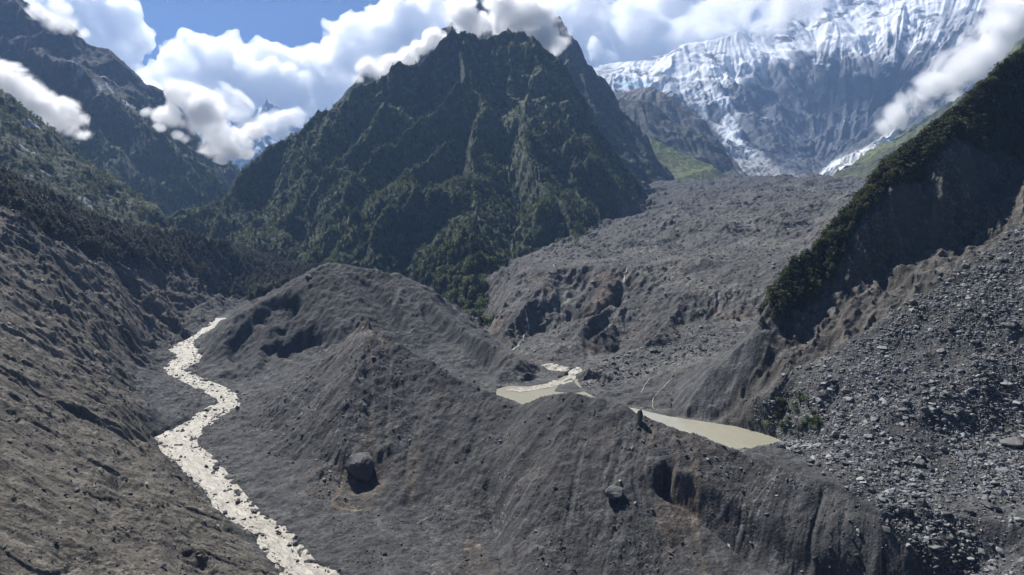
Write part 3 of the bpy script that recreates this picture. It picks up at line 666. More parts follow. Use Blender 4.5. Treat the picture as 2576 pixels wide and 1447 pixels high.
# --- great snow mountain on the right
sc_ = [(1250,230,7000),(1380,190,6800),(1450,172,6700),(1540,152,6600),(1600,140,6500),(1700,125,6400),(1760,102,6350),(1800,95,6300),(1862,76,6300),(1885,86,6350),(1950,45,6600),(2010,20,6800),(2062,-5,6900),(2200,-70,7200),(2400,-150,7500),(2576,-210,7600),(2833,-300,7700)]
SL = [sc_, hidden_drop(sc_, 900, -900),
 [(1380,215,6200),(1540,200,5900),(1560,205,5850),(1640,215,5700),(1720,235,5500),(1780,262,5250),(1820,310,4950),(1850,345,4700),(1890,385,4350),(1960,425,3950),(2050,447,3650)],
 [(1540,260,5200),(1650,300,4900),(1750,350,4500),(1850,420,4000)],
 [(1640,190,5950),(1760,190,5850),(1850,215,5600),(1880,260,5300)],
 [(1862,76,6300),(1830,120,6150),(1800,160,6050),(1700,200,5850)],
 [(1950,45,6600),(1980,110,6200),(1960,160,5950),(1900,190,5800),(1850,215,5600),(1870,280,5200),(1930,340,4800),(2000,400,4300),(2050,447,3650)],
 [(2062,-5,6900),(2100,60,6400),(2130,110,6100),(2150,180,5700),(2170,250,5300),(2150,330,4800),(2110,400,4200),(2050,447,3650)],
 [(2050,100,6350),(2040,180,5900),(2050,250,5500),(2040,330,5000),(2030,400,4400)],
 [(2200,-70,7200),(2260,20,6500),(2270,100,6000),(2250,180,5500),(2260,260,5000)],
 [(2220,40,6500),(2200,130,5950),(2210,220,5400),(2190,300,4950)],
 [(2400,-150,7500),(2420,-20,6400),(2380,70,5900),(2350,150,5400),(2330,220,5000)],
 [(2576,-210,7600),(2576,-50,6100),(2520,50,5600),(2470,130,5200),(2400,200,4850)],
 [(2050,447,3650),(2130,395,3750),(2220,345,3900),(2300,290,4100),(2400,230,4300),(2576,90,4500),(2833,-60,4600)],
 [(2080,455,3450),(2250,380,3600),(2576,200,3900)], [(1980,450,3500),(2050,460,3400)]]
sm = Land(0.0, 0.92, 3300, 8400, 1150, 720).tin(SL, [(-.05,3200,100),(1,3200,500),(.4,3200,180),(-.05,9000,300),(1,9000,2500),(.4,9000,1200)])
sm.smooth(1.5)
Zs0 = sm.Z.copy()
sst, srg = detail(sm, 900, 90, 330, 95, [(0.0035, 0.07), (0.009, 0.14), (0.03, .25)], [7, 17, 30], 601, pre=5, fine_a=36, fine_s=110)
sPX, sPY = sm.pix()
lineY0 = np.interp(sPX, [1380,1540,1700,1780,1850,1950,2050,2150,2300,2450,2576], [260,215,215,200,185,175,120,150,90,40,10])
calm = sstep(40, -40, sPY-lineY0+fbm(sm.X, sm.Y, 600, 4, seed=655)*120)*.78
sm.Z = lerp(sm.Z, Zs0+fbm(sm.X, sm.Y, 700, 5, .45, seed=661)*170+sst[0]*2.5+sst[1]*4+srg*25, calm)
sPX, sPY = sm.pix(); ssl = sm.slope()
sC = np.zeros(sm.X.shape+(3,), np.float32); sC[...] = (0.045, 0.05, 0.062)
qs = fbm(sm.X, sm.Y, 500, 5, seed=631); qs2 = fbm(sm.X, sm.Y, 120, 5, .6, seed=637)
lineY = np.interp(sPX, [1380,1540,1700,1780,1850,1950,2050,2150,2300,2450,2576], [260,215,215,200,185,175,120,150,90,40,10])
above = sstep(30, -35, sPY-lineY+qs*110+sst[1]*8+sst[2]*10+srg*20)
lowsnow = sstep(0.55, 1.2, sst[1]*.45+sst[2]*.5+qs*1.5-(ssl-1.0)*.8+ sstep(330, 120, sPY)*.55-.15)
snow = np.clip(np.maximum(above, lowsnow*.5*sstep(420, 250, sPY)*sstep(.0,.5,lowsnow)), 0, 1)
rb_ = fbm(sm.X, sm.Y*.5+sm.Z*1.2, 260, 6, .62, seed=671)
snow *= 1-above*sstep(.13, .24, rb_)*.85
snow *= 1-np.clip(sstep(1.5, 2.1, ssl-above*.8), 0, 1)*.7
gl = poly_mask(sm, [(1700,225),(1790,215),(1860,265),(1850,310),(1880,370),(1950,420),(1900,440),(1840,390),(1790,300),(1750,270)], soft=6, PXY=(sPX, sPY))
mixcol(sC, (0.82, 0.84, 0.87), snow)
mixcol(sC, (0.62, 0.66, 0.70), np.clip(gl*1.2*sstep(-.3, .25, qs2+sst[0]*.12), 0, 1))
ice = poly_mask(sm, [(2052,447),(2100,405),(2180,372),(2250,325),(2262,340),(2200,385),(2140,425),(2080,450)], soft=2.5, PXY=(sPX, sPY))
mixcol(sC, (0.75, 0.76, 0.76), np.clip(ice*1.3, 0, 1))
fan = poly_mask(sm, [(1840,375),(1900,400),(2000,440),(2052,452),(1980,470),(1850,460)], soft=6, PXY=(sPX, sPY))
mixcol(sC, (0.26, 0.26, 0.27), fan*.9)
serac = poly_mask(sm, [(1550,198),(1600,203),(1640,214),(1640,224),(1560,222)], soft=3, PXY=(sPX, sPY))
mixcol(sC, (0.42, 0.58, 0.66), serac*.9)
sm_o = sm.build('snow_mountain', m_snow, sC, label='great snow-covered mountain wall on the right')

# --- old moraine shoulders below the snow mountain and the grassy spur on the right
def small_land(name, u0, u1, y0, y1, nu, nt, lines, corners, dt, cols, seed, label):
    ld = Land(u0, u1, y0, y1, nu, nt).tin(lines, corners); ld.smooth(1.5)
    st, rg = detail(ld, *dt, seed, pre=5, fine_a=dt[1]*.3, fine_s=dt[2]*.4)
    c = np.zeros(ld.X.shape+(3,), np.float32); c[...] = cols[0]
    a = fbm(ld.X, ld.Y, dt[0]*.5, 5, seed=seed+31)
    mixcol(c, cols[1], sstep(-.15, .25, a+st[0]*.06))
    return ld.build(name, m_mount, c, label=label), ld
b1 = [(1480,250,4300),(1540,232,4200),(1590,222,4100),(1640,217,4000),(1700,240,3900),(1760,285,3800),(1800,330,3700),(1840,385,3600),(1872,430,3500),(1900,455,3450)]
small_land('brown_shoulder', 0.08, 0.42, 3200, 4700, 300, 200, [b1, hidden_drop(b1, 250, -250), [(1500,380,3500),(1700,440,3400),(1860,470,3300)]], [(0,3100,100),(.5,3100,150),(0,4800,100),(.5,4800,100)],
  (250, 25, 120, 22, [(0.004, .08), (.012, .2)], [5, 9]), [(0.14, 0.125, 0.115), (0.10, 0.095, 0.09)], 701, 'brown eroded moraine shoulder below the blue ice')
b2 = [(1560,240,3500),(1600,248,3450),(1640,262,3400),(1700,298,3350),(1740,322,3300),(1780,340,3250),(1815,360,3200),(1840,392,3150),(1860,425,3100),(1880,450,3050)]
small_land('dark_shoulder', 0.08, 0.40, 2850, 3900, 300, 200, [b2, hidden_drop(b2, 200, -220), [(1600,400,3000),(1700,440,2950),(1850,470,2900)]], [(0,2800,80),(.5,2800,120),(0,4000,60),(.5,4000,60)],
  (250, 25, 120, 26, [(0.004, .08), (.012, .2)], [5, 10]), [(0.055, 0.062, 0.05), (0.08, 0.078, 0.072)], 711, 'dark rounded shoulder in front of the brown one')
b3 = [(1600,330,2800),(1640,345,2760),(1700,375,2720),(1750,400,2680),(1800,416,2640),(1830,440,2600),(1850,460,2550)]
small_land('grassy_knoll', 0.12, 0.38, 2150, 2950, 260, 200, [b3, hidden_drop(b3, 100, -100), [(1620,450,2400),(1680,458,2330),(1760,462,2300),(1850,470,2300)]], [(.1,2100,60),(.42,2100,90),(.1,3000,60),(.42,3000,60)],
  (180, 10, 70, 8, [(0.004, .08), (.012, .2)], [1.5, 3]), [(0.10, 0.13, 0.04), (0.12, 0.13, 0.06)], 721, 'bright green grassy slope beside the glacier rubble')
b4 = [(2900,-150,3000),(2700,-10,2900),(2576,88,2800),(2520,140,2780),(2480,195,2750),(2430,240,2700),(2390,262,2660),(2330,302,2600),(2280,330,2600),(2220,368,2600),(2150,402,2500),(2100,435,2400),(2060,455,2300)]
small_land('grassy_spur', 0.42, 0.95, 1900, 3300, 420, 260, [b4, hidden_drop(b4, 150, -170), [(2100,470,2150),(2250,450,2000),(2450,420,2000),(2700,300,2100)], [(2390,262,2660),(2330,350,2400),(2280,420,2150)], [(2520,140,2780),(2450,280,2450),(2420,400,2100)]],
  [(.4,1850,80),(1,1850,150),(.4,3400,80),(1,3400,300)],
  (220, 25, 100, 28, [(0.005, .1), (.014, .2)], [3, 7]), [(0.075, 0.085, 0.045), (0.11, 0.125, 0.05)], 731, 'grassy spur with scattered scrub behind the right ridge')
# ------------------------------------------------------------------ water
def water_mat(name, c1, c2, lo, hi, scale, rough, bump, bscale, stretch=(1,1,1), flow=False):
    m = bpy.data.materials.new(name); m.use_nodes = True; nt = m.node_tree; b = nt.nodes['Principled BSDF']
    tc = N(nt, 'ShaderNodeTexCoord'); mp = N(nt, 'ShaderNodeMapping'); mp.inputs['Scale'].default_value = stretch
    nt.links.new(N(nt, 'ShaderNodeAttribute', attribute_name='flow').outputs['Vector'] if flow else tc.outputs['Object'], mp.inputs[0])
    n = N(nt, 'ShaderNodeTexNoise', inp={'Scale': scale, 'Detail': 6.0, 'Roughness': 0.7, 'Distortion': 0.8}); nt.links.new(mp.outputs[0], n.inputs['Vector'])
    nt.links.new(ramp(nt, n.outputs[0], [(lo, c1), (hi, c2)]), b.inputs['Base Color'])
    n2 = N(nt, 'ShaderNodeTexNoise', inp={'Scale': bscale, 'Detail': 4.0, 'Roughness': 0.6}); nt.links.new(mp.outputs[0], n2.inputs['Vector'])
    bp = N(nt, 'ShaderNodeBump', inp={'Strength': 1.0, 'Distance': bump}); nt.links.new(n2.outputs[0], bp.inputs['Height']); nt.links.new(bp.outputs[0], b.inputs['Normal'])
    b.inputs['Roughness'].default_value = rough
    return m
m_river = water_mat('white_water', (0.13, 0.112, 0.08), (0.44, 0.405, 0.33), 0.34, 0.62, 0.30, 0.55, 0.6, 0.6, (.5, 1.2, 1), True)
m_lake = water_mat('silty_water', (0.30, 0.285, 0.215), (0.38, 0.362, 0.285), 0.3, 0.7, 0.02, 0.22, 0.06, 0.4)
m_braid = water_mat('braided_water', (0.16, 0.145, 0.115), (0.48, 0.45, 0.38), 0.38, 0.6, 0.35, 0.65, 0.3, 0.8)
def ribbon(name, L, Rr, mat, label, nw=24, step=1.2, amp=0.5, kind='structure', thick=0.0):
    L = [Vector(a) for a in L]; Rr = [Vector(a) for a in Rr]
    pts = [(L[0], Rr[0])]
    for k in range(len(L)-1):
        d = max((L[k+1]-L[k]).length, (Rr[k+1]-Rr[k]).length); n = max(1, int(d/step))
        for i in range(1, n+1): pts.append((L[k].lerp(L[k+1], i/n), Rr[k].lerp(Rr[k+1], i/n)))
    A = np.array([[tuple(a.lerp(b, j/nw)) for j in range(nw+1)] for a, b in pts], np.float32)
    for it in range(4): A[1:-1] = (A[:-2]+A[2:]+2*A[1:-1])/4
    A[..., 2] += (fbm(A[..., 0], A[..., 1], 5, 4, .6, seed=91)*2.0+fbm(A[..., 0], A[..., 1], 1.8, 3, .7, seed=93, ridged=True)*.5+fbm(A[..., 0], A[..., 1], 14, 2, seed=95))*amp
    n, m = A.shape[:2]; idx = np.arange(n*m).reshape(n, m)
    q = np.stack([idx[:-1, :-1], idx[:-1, 1:], idx[1:, 1:], idx[1:, :-1]], -1).reshape(-1, 4)
    me = bpy.data.meshes.new(name); me.from_pydata(A.reshape(-1, 3).tolist(), [], q.tolist()); me.materials.append(mat)
    me.polygons.foreach_set('use_smooth', np.ones(len(q), bool)); me.update()
    ln = np.zeros((n, m), np.float32); ln[1:] = np.cumsum(np.linalg.norm(np.diff(A[:, m//2, :], axis=0), axis=-1))[:, None]
    ac = np.linalg.norm(A-A[:, :1], axis=-1)+fbm(A[..., 0], A[..., 1], 9, 3, seed=99)*2.5
    fl = me.attributes.new('flow', 'FLOAT_VECTOR', 'POINT'); fl.data.foreach_set('vector', np.stack([ln+fbm(A[..., 0], A[..., 1], 6, 3, seed=98)*3, ac, 0*ac], -1).astype(np.float32).ravel())
    if me.polygons[0].normal.z < 0: me.flip_normals()
    o = bpy.data.objects.new(name, me); scene.collection.objects.link(o); o['kind'] = kind; o['label'] = label
    return o
widen = lambda a, b, k: (Vector(a)+(Vector(a)-Vector(b)).normalized()*k, Vector(b)+(Vector(b)-Vector(a)).normalized()*k)
WL, WR = zip(*[widen(a, b, 4.5) for a, b in zip(RL[2:], RR[2:])])
ribbon('river', WL, WR, m_river, 'foaming silt-white river winding down the gorge on the left', 48, 0.7, 0.26)
me = bpy.data.meshes.new('lake'); allxy = lake_xy+front_xy
me.from_pydata([(-60, 300, LAKE_Z), (230, 300, LAKE_Z), (230, 545, LAKE_Z), (-60, 545, LAKE_Z)], [], [(0, 1, 2, 3)]); me.materials.append(m_lake)
# only where the ground lies below it: clip the sheet to the hollow
hull = [(a, b, LAKE_Z) for a, b in allxy]; cx_ = sum(p[0] for p in hull)/len(hull); cy_ = sum(p[1] for p in hull)/len(hull)
me.clear_geometry(); hull = []
for k in range(len(allxy)):
    a, b = allxy[k], allxy[(k+1) % len(allxy)]; hull.append(a)
area = sum(hull[i][0]*hull[(i+1) % len(hull)][1]-hull[(i+1) % len(hull)][0]*hull[i][1] for i in range(len(hull)))
sg = 1 if area > 0 else -1; out = []
for i in range(len(hull)):
    a, b, c = hull[i-1], hull[i], hull[(i+1) % len(hull)]; t = Vector((c[0]-a[0], c[1]-a[1])).normalized(); nrm = Vector((t.y, -t.x))*sg
    out.append((b[0]+nrm.x*4, b[1]+nrm.y*4, LAKE_Z))
me.from_pydata(out, [], [list(range(len(out)))[::sg]]); me.materials.clear(); me.materials.append(m_lake); me.update()
lake_o = bpy.data.objects.new('lake', me); scene.collection.objects.link(lake_o); lake_o['kind'] = 'structure'; lake_o['label'] = 'still beige silty lake dammed behind the near ridge'
def stream(name, pts, w, label, mat=None, y0=380, y1=1300, lift=0.35):
    L_, R_, c = [], [], []
    dense = []
    for k in range(len(pts)-1):
        n = max(2, int(math.hypot(pts[k+1][0]-pts[k][0], pts[k+1][1]-pts[k][1])/4))
        for i in range(n): dense.append((pts[k][0]+(pts[k+1][0]-pts[k][0])*i/n+random.Random(k*31+i).uniform(-3, 3), pts[k][1]+(pts[k+1][1]-pts[k][1])*i/n))
    dense.append(pts[-1])
    for a, b in dense:
        h = near.hit(a, b, y0, y1)
        if h: c.append(h)
    c = [v for i, v in enumerate(c) if i == 0 or (v-c[i-1]).length < 60]
    if len(c) < 3: log('stream lost', name); return
    rr = random.Random(len(c))
    for i, v in enumerate(c):
        t = (c[min(i+1, len(c)-1)]-c[max(i-1, 0)]); t.z = 0; t.normalize() if t.length else None
        s = Vector((t.y, -t.x, 0)); ww = w*rr.uniform(.5, 1.2)
        l, r = v+s*ww, v-s*ww
        for q in (l, r): q.z = max(near.at(q.x, q.y), LAKE_Z)+lift
        L_.append(l); R_.append(r)
    ribbon(name, L_, R_, mat or m_braid, label, 4, 1.5, 0.1)
stream('braided_stream', [(1364,921),(1404,928),(1445,938),(1446,948),(1423,960),(1390,974),(1340,985),(1293,991)], 6.0, 'bright braided stream running into the lake', lift=0.15, y0=415, y1=640)
stream('stream', [(1320,780),(1328,805),(1330,831),(1316,852),(1302,870),(1290,882),(1305,898)], 0.9, 'thin silty stream below the forest hill', y0=560)
stream('cascade', [(1687,955),(1661,984),(1641,1004),(1645,1030)], 0.26, 'thin white cascade falling to the right lake', y0=400, y1=620)
stream('cascade', [(1634,952),(1624,970),(1612,990)], 0.22, 'small white cascade left of the longer one', y0=400, y1=620)
stream('cascade', [(1578,672),(1574,690),(1566,720)], 0.8, 'white trickle at the top of the moraine bluff', y0=650, y1=1000)
# ------------------------------------------------------------------ clouds: billowed closed bodies of scattering droplets
from mathutils import noise as mn
def cloud_mat(name, dens, anis=0.35, wispy=0.0, scale=0.002, fmin=0.36):
    m = bpy.data.materials.new(name); m.use_nodes = True; nt = m.node_tree; nt.nodes.clear()
    o = N(nt, 'ShaderNodeOutputMaterial'); v = N(nt, 'ShaderNodeVolumePrincipled')
    v.inputs['Color'].default_value = (0.997, 0.998, 1.0, 1); v.inputs['Density'].default_value = dens; v.inputs['Anisotropy'].default_value = anis
    nt.links.new(v.outputs[0], o.inputs['Volume'])
    if wispy:
        tc = N(nt, 'ShaderNodeTexCoord'); n = N(nt, 'ShaderNodeTexNoise', inp={'Scale': scale, 'Detail': 8.0, 'Roughness': 0.62, 'Distortion': 0.6})
        nt.links.new(tc.outputs['Object'], n.inputs['Vector'])
        mr = N(nt, 'ShaderNodeMapRange', inp={'From Min': fmin, 'From Max': fmin+wispy, 'To Min': 0.0, 'To Max': dens})
        nt.links.new(n.outputs[0], mr.inputs['Value']); nt.links.new(mr.outputs[0], v.inputs['Density'])
    return m
def blobs_mesh(name, blobs, voxel):
    """blobs: (centre, radii) ellipsoids, fused into one closed surface by a voxel remesh"""
    vs, fs = [], []
    import bmesh
    bm = bmesh.new()
    for c, r in blobs:
        M = Matrix.Translation(c) @ Matrix.Diagonal((*r, 1))
        bmesh.ops.create_icosphere(bm, subdivisions=2, radius=1.0, matrix=M)
    me = bpy.data.meshes.new(name+'_raw'); bm.to_mesh(me); bm.free()
    o = bpy.data.objects.new(name+'_raw', me); scene.collection.objects.link(o)
    md = o.modifiers.new('r', 'REMESH'); md.mode = 'VOXEL'; md.voxel_size = voxel
    dg = bpy.context.evaluated_depsgraph_get(); dg.update(); ev = o.evaluated_get(dg)
    out = bpy.data.meshes.new_from_object(ev)
    bpy.data.objects.remove(o); bpy.data.meshes.remove(me)
    return out
def billow(me, scale, amp, octv=5, seed=0, gain=0.5, puff=True):
    n = len(me.vertices); co = np.empty(n*3, np.float32); me.vertices.foreach_get('co', co); co = co.reshape(-1, 3)
    no = np.empty(n*3, np.float32); me.vertices.foreach_get('normal', no); no = no.reshape(-1, 3)
    off = Vector((seed*13.7, seed*5.1, seed*3.3)); d = np.zeros(n, np.float32)
    for i in range(n):
        p = Vector(co[i])/scale+off; a = 1.0; s = 0.0; f = 1.0
        for k in range(octv):
            q = mn.noise(p*f)
            s += a*((abs(q)*2.6-0.5) if puff else q*1.6); a *= gain; f *= 2.1
        d[i] = s
    co += no*(d*amp)[:, None]
    me.vertices.foreach_set('co', co.ravel()); me.update()
def remesh(me, voxel):
    o = bpy.data.objects.new('tmp', me); scene.collection.objects.link(o)
    md = o.modifiers.new('r', 'REMESH'); md.mode = 'VOXEL'; md.voxel_size = voxel
    dg = bpy.context.evaluated_depsgraph_get(); dg.update(); out = bpy.data.meshes.new_from_object(o.evaluated_get(dg))
    bpy.data.objects.remove(o); bpy.data.meshes.remove(me); return out
def cloud(name, blobs, voxel, bl, mat, label):
    me = blobs_mesh(name, blobs, voxel)
    for b in bl: billow(me, *b); me = remesh(me, voxel)
    me.name = name
    me.materials.clear(); me.materials.append(mat)
    o = bpy.data.objects.new(name, me); scene.collection.objects.link(o)
    o['kind'] = 'stuff'; o['label'] = label
    log('cloud', len(me.vertices)); return o
def pix_blobs(pts, Y, seed, jit=0.35, n=3, flat=0.75):
    """pts: (px, py, radius in picture units[, extra depth]); each becomes a few ellipsoids at depth Y"""
    rr = random.Random(seed); out = []
    for p in pts:
        px, py, r = p[:3]; y = Y+(p[3] if len(p) > 3 else 0); R_ = r/F*y
        out.append((P(px, py, y), (R_, R_*.9, R_*flat)))
        for k in range(n):
            a = rr.uniform(0, 6.28); b = rr.uniform(-.4, 1.0); s = rr.uniform(.35, .6)
            c = P(px, py, y)+Vector((math.cos(a)*R_*.8, math.sin(a)*R_*.6, b*R_*flat*.8))
            out.append((c, (R_*s, R_*s, R_*s*.9)))
    return out
m_cum = cloud_mat('cumulus_vapour', 0.011, 0.75, 0.14, 0.0016)
CY_ = 14000
cloud('cumulus_bank', pix_blobs([(350,330,90),(430,280,90),(380,210,55),(500,240,100),(470,180,60),(560,190,90),(590,150,55),(650,180,80),(720,200,80),(770,190,60),(640,290,100),(740,300,90),(840,280,90),(820,190,70),(560,330,90),(900,300,80),(440,350,80),(340,240,40)], CY_, 1), 42,
   [(1000, 230, 6, 1, .58), (300, 95, 5, 11, .6)], m_cum, 'long white cumulus bank filling the gap left of the forested mountain')
cloud('cumulus_tower', pix_blobs([(860,110,50),(850,160,60),(900,150,70),(960,130,70),(1000,90,70),(960,60,45),(1040,60,70),(1100,30,60),(1150,50,70),(1230,40,80),(1320,40,80),(1400,60,80),(1480,60,80),(1560,70,80),(1640,80,70),(1700,70,60),(1000,30,40),(1480,140,60),(1580,130,50),(1680,20,45)], CY_-1200, 2), 42,
   [(1000, 230, 6, 2, .58), (300, 95, 5, 12, .6)], m_cum, 'towering white cumulus behind the middle summits')
cloud('cumulus_left', pix_blobs([(120,-20,70),(200,0,70),(260,40,70),(300,90,60),(320,20,35),(310,140,45),(180,60,60),(240,110,60),(330,180,30)], CY_-2500, 3), 36,
   [(900, 200, 6, 3, .58), (260, 80, 5, 13, .6)], m_cum, 'white cumulus rising behind the left mountain')
cloud('cumulus_right', pix_blobs([(1780,40,60),(1830,30,50),(1880,20,50),(1800,80,50),(1730,100,40),(1950,0,45),(1640,120,60),(1540,150,50),(1600,60,60)], CY_-2500, 4), 36,
   [(900, 200, 6, 4, .58), (260, 80, 5, 14, .6)], m_cum, 'white cumulus above the shoulder of the snow mountain')

def field_cloud_mat(name, blobs, dens, scale, k=3.4, thr=.42, soft=1.0, anis=.6):
    """vapour thick near the blob centres and torn by noise towards the rim"""
    m = bpy.data.materials.new(name); m.use_nodes = True; nt = m.node_tree; nt.nodes.clear()
    o = N(nt, 'ShaderNodeOutputMaterial'); v = N(nt, 'ShaderNodeVolumePrincipled'); nt.links.new(v.outputs[0], o.inputs['Volume'])
    v.inputs['Color'].default_value = (0.998, 0.998, 1.0, 1); v.inputs['Anisotropy'].default_value = anis
    tc = N(nt, 'ShaderNodeTexCoord'); f = None
    for c, r in blobs:
        sb = N(nt, 'ShaderNodeVectorMath', operation='SUBTRACT'); nt.links.new(tc.outputs['Object'], sb.inputs[0]); sb.inputs[1].default_value = tuple(c)
        dv = N(nt, 'ShaderNodeVectorMath', operation='DIVIDE'); nt.links.new(sb.outputs[0], dv.inputs[0]); dv.inputs[1].default_value = tuple(r)
        dt = N(nt, 'ShaderNodeVectorMath', operation='DOT_PRODUCT'); nt.links.new(dv.outputs[0], dt.inputs[0]); nt.links.new(dv.outputs[0], dt.inputs[1])
        g = math_n(nt, 'SUBTRACT', 1.0, dt.outputs['Value'], True)
        f = g if f is None else math_n(nt, 'MAXIMUM', f, g)
    n = N(nt, 'ShaderNodeTexNoise', inp={'Scale': scale, 'Detail': 9.0, 'Roughness': 0.66, 'Distortion': 0.9}); nt.links.new(tc.outputs['Object'], n.inputs['Vector'])
    t = math_n(nt, 'ADD', f, math_n(nt, 'MULTIPLY', math_n(nt, 'SUBTRACT', n.outputs[0], 0.5), k))
    mr = N(nt, 'ShaderNodeMapRange', inp={'From Min': thr, 'From Max': thr+soft, 'To Min': 0.0, 'To Max': dens}); mr.interpolation_type = 'SMOOTHSTEP'
    nt.links.new(t, mr.inputs['Value'])
    nt.links.new(math_n(nt, 'MULTIPLY', mr.outputs[0], math_n(nt, 'GREATER_THAN', f, 0.001)), v.inputs['Density'])
    return m
def wisp(name, pts, Y, seed, voxel, bl, dens, sc, label, thr=.36, flat=0.8):
    rr = random.Random(seed); blobs = []
    for q in pts:
        R_ = q[2]*2.1/F*Y; blobs.append((P(q[0], q[1], Y+rr.uniform(-.2, .2)*R_), (R_, R_*.8, R_*flat)))
    m = field_cloud_mat(name+'_vapour', blobs, dens*3, sc*.8, thr=thr)
    me = blobs_mesh(name, [(c, tuple(x*1.04 for x in r)) for c, r in blobs], voxel*1.5); me.name = name
    me.materials.clear(); me.materials.append(m)
    o = bpy.data.objects.new(name, me); scene.collection.objects.link(o); o['kind'] = 'stuff'; o['label'] = label
    return o
wisp('valley_cloud', [(-40,190,40),(20,205,34),(60,232,32),(110,262,32),(160,275,26),(150,300,30),(100,300,24),(190,312,22),(205,335,16),(120,330,18)], 1760, 21, 14, [(120, 26, 5, 21)], 0.05, 0.016, 'white cloud drifting across the lower left mountain')
wisp('valley_cloud', [(375,285,14),(400,290,18),(435,292,22),(480,302,26),(520,290,28),(505,262,34),(470,240,32),(440,215,22),(540,330,26),(525,372,18),(560,362,26),(590,382,18),(600,345,22),(620,360,14),(640,330,20),(560,400,14),(400,320,12),(450,345,14),(620,385,14)], 2080, 22, 18, [(170, 34, 5, 22)], 0.04, 0.011, 'ragged white cloud spilling between the left mountain and the gap')
wisp('valley_cloud', [(655,305,26),(700,300,24),(740,292,20),(620,300,22),(600,270,30),(540,250,30),(700,330,16)], 5200, 23, 34, [(300, 60, 5, 23)], 0.015, 0.005, 'white cloud hiding the foot of the distant snow peak')
wisp('summit_cloud', [(925,172,24),(955,182,20),(985,160,24),(1020,140,20),(1060,118,18),(1085,98,22),(900,200,12)], 2150, 24, 14, [(140, 24, 5, 24)], 0.06, 0.013, 'white cloud caught on the ridge left of the summit')
wisp('summit_cloud', [(1165,45,26),(1180,70,26),(1250,62,30),(1275,35,30),(1300,20,34),(1345,50,34),(1375,75,32),(1400,108,22),(1345,95,28),(1310,55,34),(1215,45,14),(1150,15,28),(1265,5,30),(1390,130,10)], 2250, 25, 14, [(140, 26, 5, 25)], 0.06, 0.013, 'white cloud lying between the summits in the middle')
wisp('summit_cloud', [(95,30,18),(130,48,20),(170,60,18),(210,82,12),(150,20,18)], 2350, 26, 14, [(140, 22, 5, 26)], 0.02, 0.013, 'thin cloud veil on the crest of the left mountain')
wisp('slope_cloud', [(2225,315,18),(2260,290,26),(2310,255,32),(2360,215,36),(2410,170,40),(2460,130,44),(2510,90,48),(2570,40,56),(2400,245,16),(2345,280,18),(2470,190,22),(2520,150,26),(2580,110,30),(2640,0,60)], 3250, 27, 24, [(210, 40, 5, 27)], 0.03, 0.008, 'long white cloud lying along the foot of the snow mountain')

wisp('summit_haze_cloud', [(1880,30,40),(1930,15,50),(1990,-5,50),(1900,60,24),(2060,-20,50),(1950,50,26),(1835,50,30),(1790,70,26)], 6050, 28, 44, [(380, 70, 5, 28)], 0.006, 0.004, 'thin bright cloud over the crest of the snow mountain')
# ------------------------------------------------------------------ haze
def box(name, lo, hi):
    v = [(x, y, z) for x in (lo[0], hi[0]) for y in (lo[1], hi[1]) for z in (lo[2], hi[2])]
    me = bpy.data.meshes.new(name); me.from_pydata(v, [], [(0,1,3,2),(4,6,7,5),(0,4,5,1),(2,3,7,6),(0,2,6,4),(1,5,7,3)]); me.update()
    o = bpy.data.objects.new(name, me); scene.collection.objects.link(o); return o
hz = box('haze', (-9000, -600, -420), (9000, 11200, 3300)); hz['kind'] = 'stuff'; hz['label'] = 'blue valley haze over the far mountains'
hm = bpy.data.materials.new('haze'); hm.use_nodes = True; ht = hm.node_tree; ht.nodes.clear()
ho = N(ht, 'ShaderNodeOutputMaterial'); hv = N(ht, 'ShaderNodeVolumePrincipled')
hv.inputs['Color'].default_value = (0.36, 0.58, 0.98, 1); hv.inputs['Density'].default_value = 0.00006; hv.inputs['Anisotropy'].default_value = 0.2
ht.links.new(hv.outputs[0], ho.inputs['Volume']); hz.data.materials.append(hm)
# ------------------------------------------------------------------ rocks
import bmesh
def mesh_obj(name, bm, mat, smooth=False):
    me = bpy.data.meshes.new(name); bm.to_mesh(me); bm.free(); me.materials.append(mat)
    if smooth: me.polygons.foreach_set('use_smooth', [True]*len(me.polygons))
    return me
def rock_mesh(name, seed, mat, npts=16, flat=0.7, detail=0):
    rr = random.Random(seed); bm = bmesh.new()
    for k in range(npts):
        v = Vector((rr.gauss(0, 1), rr.gauss(0, 1), rr.gauss(0, 1))).normalized()
        v *= rr.uniform(.8, 1.05); bm.verts.new((v.x*rr.uniform(.8, 1.1), v.y*.8, v.z*flat))
    r = bmesh.ops.convex_hull(bm, input=bm.verts)
    bmesh.ops.delete(bm, geom=[g for g in r['geom_interior'] if isinstance(g, bmesh.types.BMVert)], context='VERTS')
    if detail:
        bmesh.ops.bevel(bm, geom=list(bm.edges), offset=0.05, segments=1, affect='EDGES')
        bmesh.ops.triangulate(bm, faces=bm.faces); bmesh.ops.subdivide_edges(bm, edges=bm.edges, cuts=detail, use_grid_fill=True)
        for v in bm.verts: v.co += v.normal*(mn.noise(v.co*2.3+Vector((seed, 0, 0)))*.09+mn.noise(v.co*6+Vector((seed, 0, 0)))*.035)
    bmesh.ops.recalc_face_normals(bm, faces=bm.faces)
    return mesh_obj(name, bm, mat)
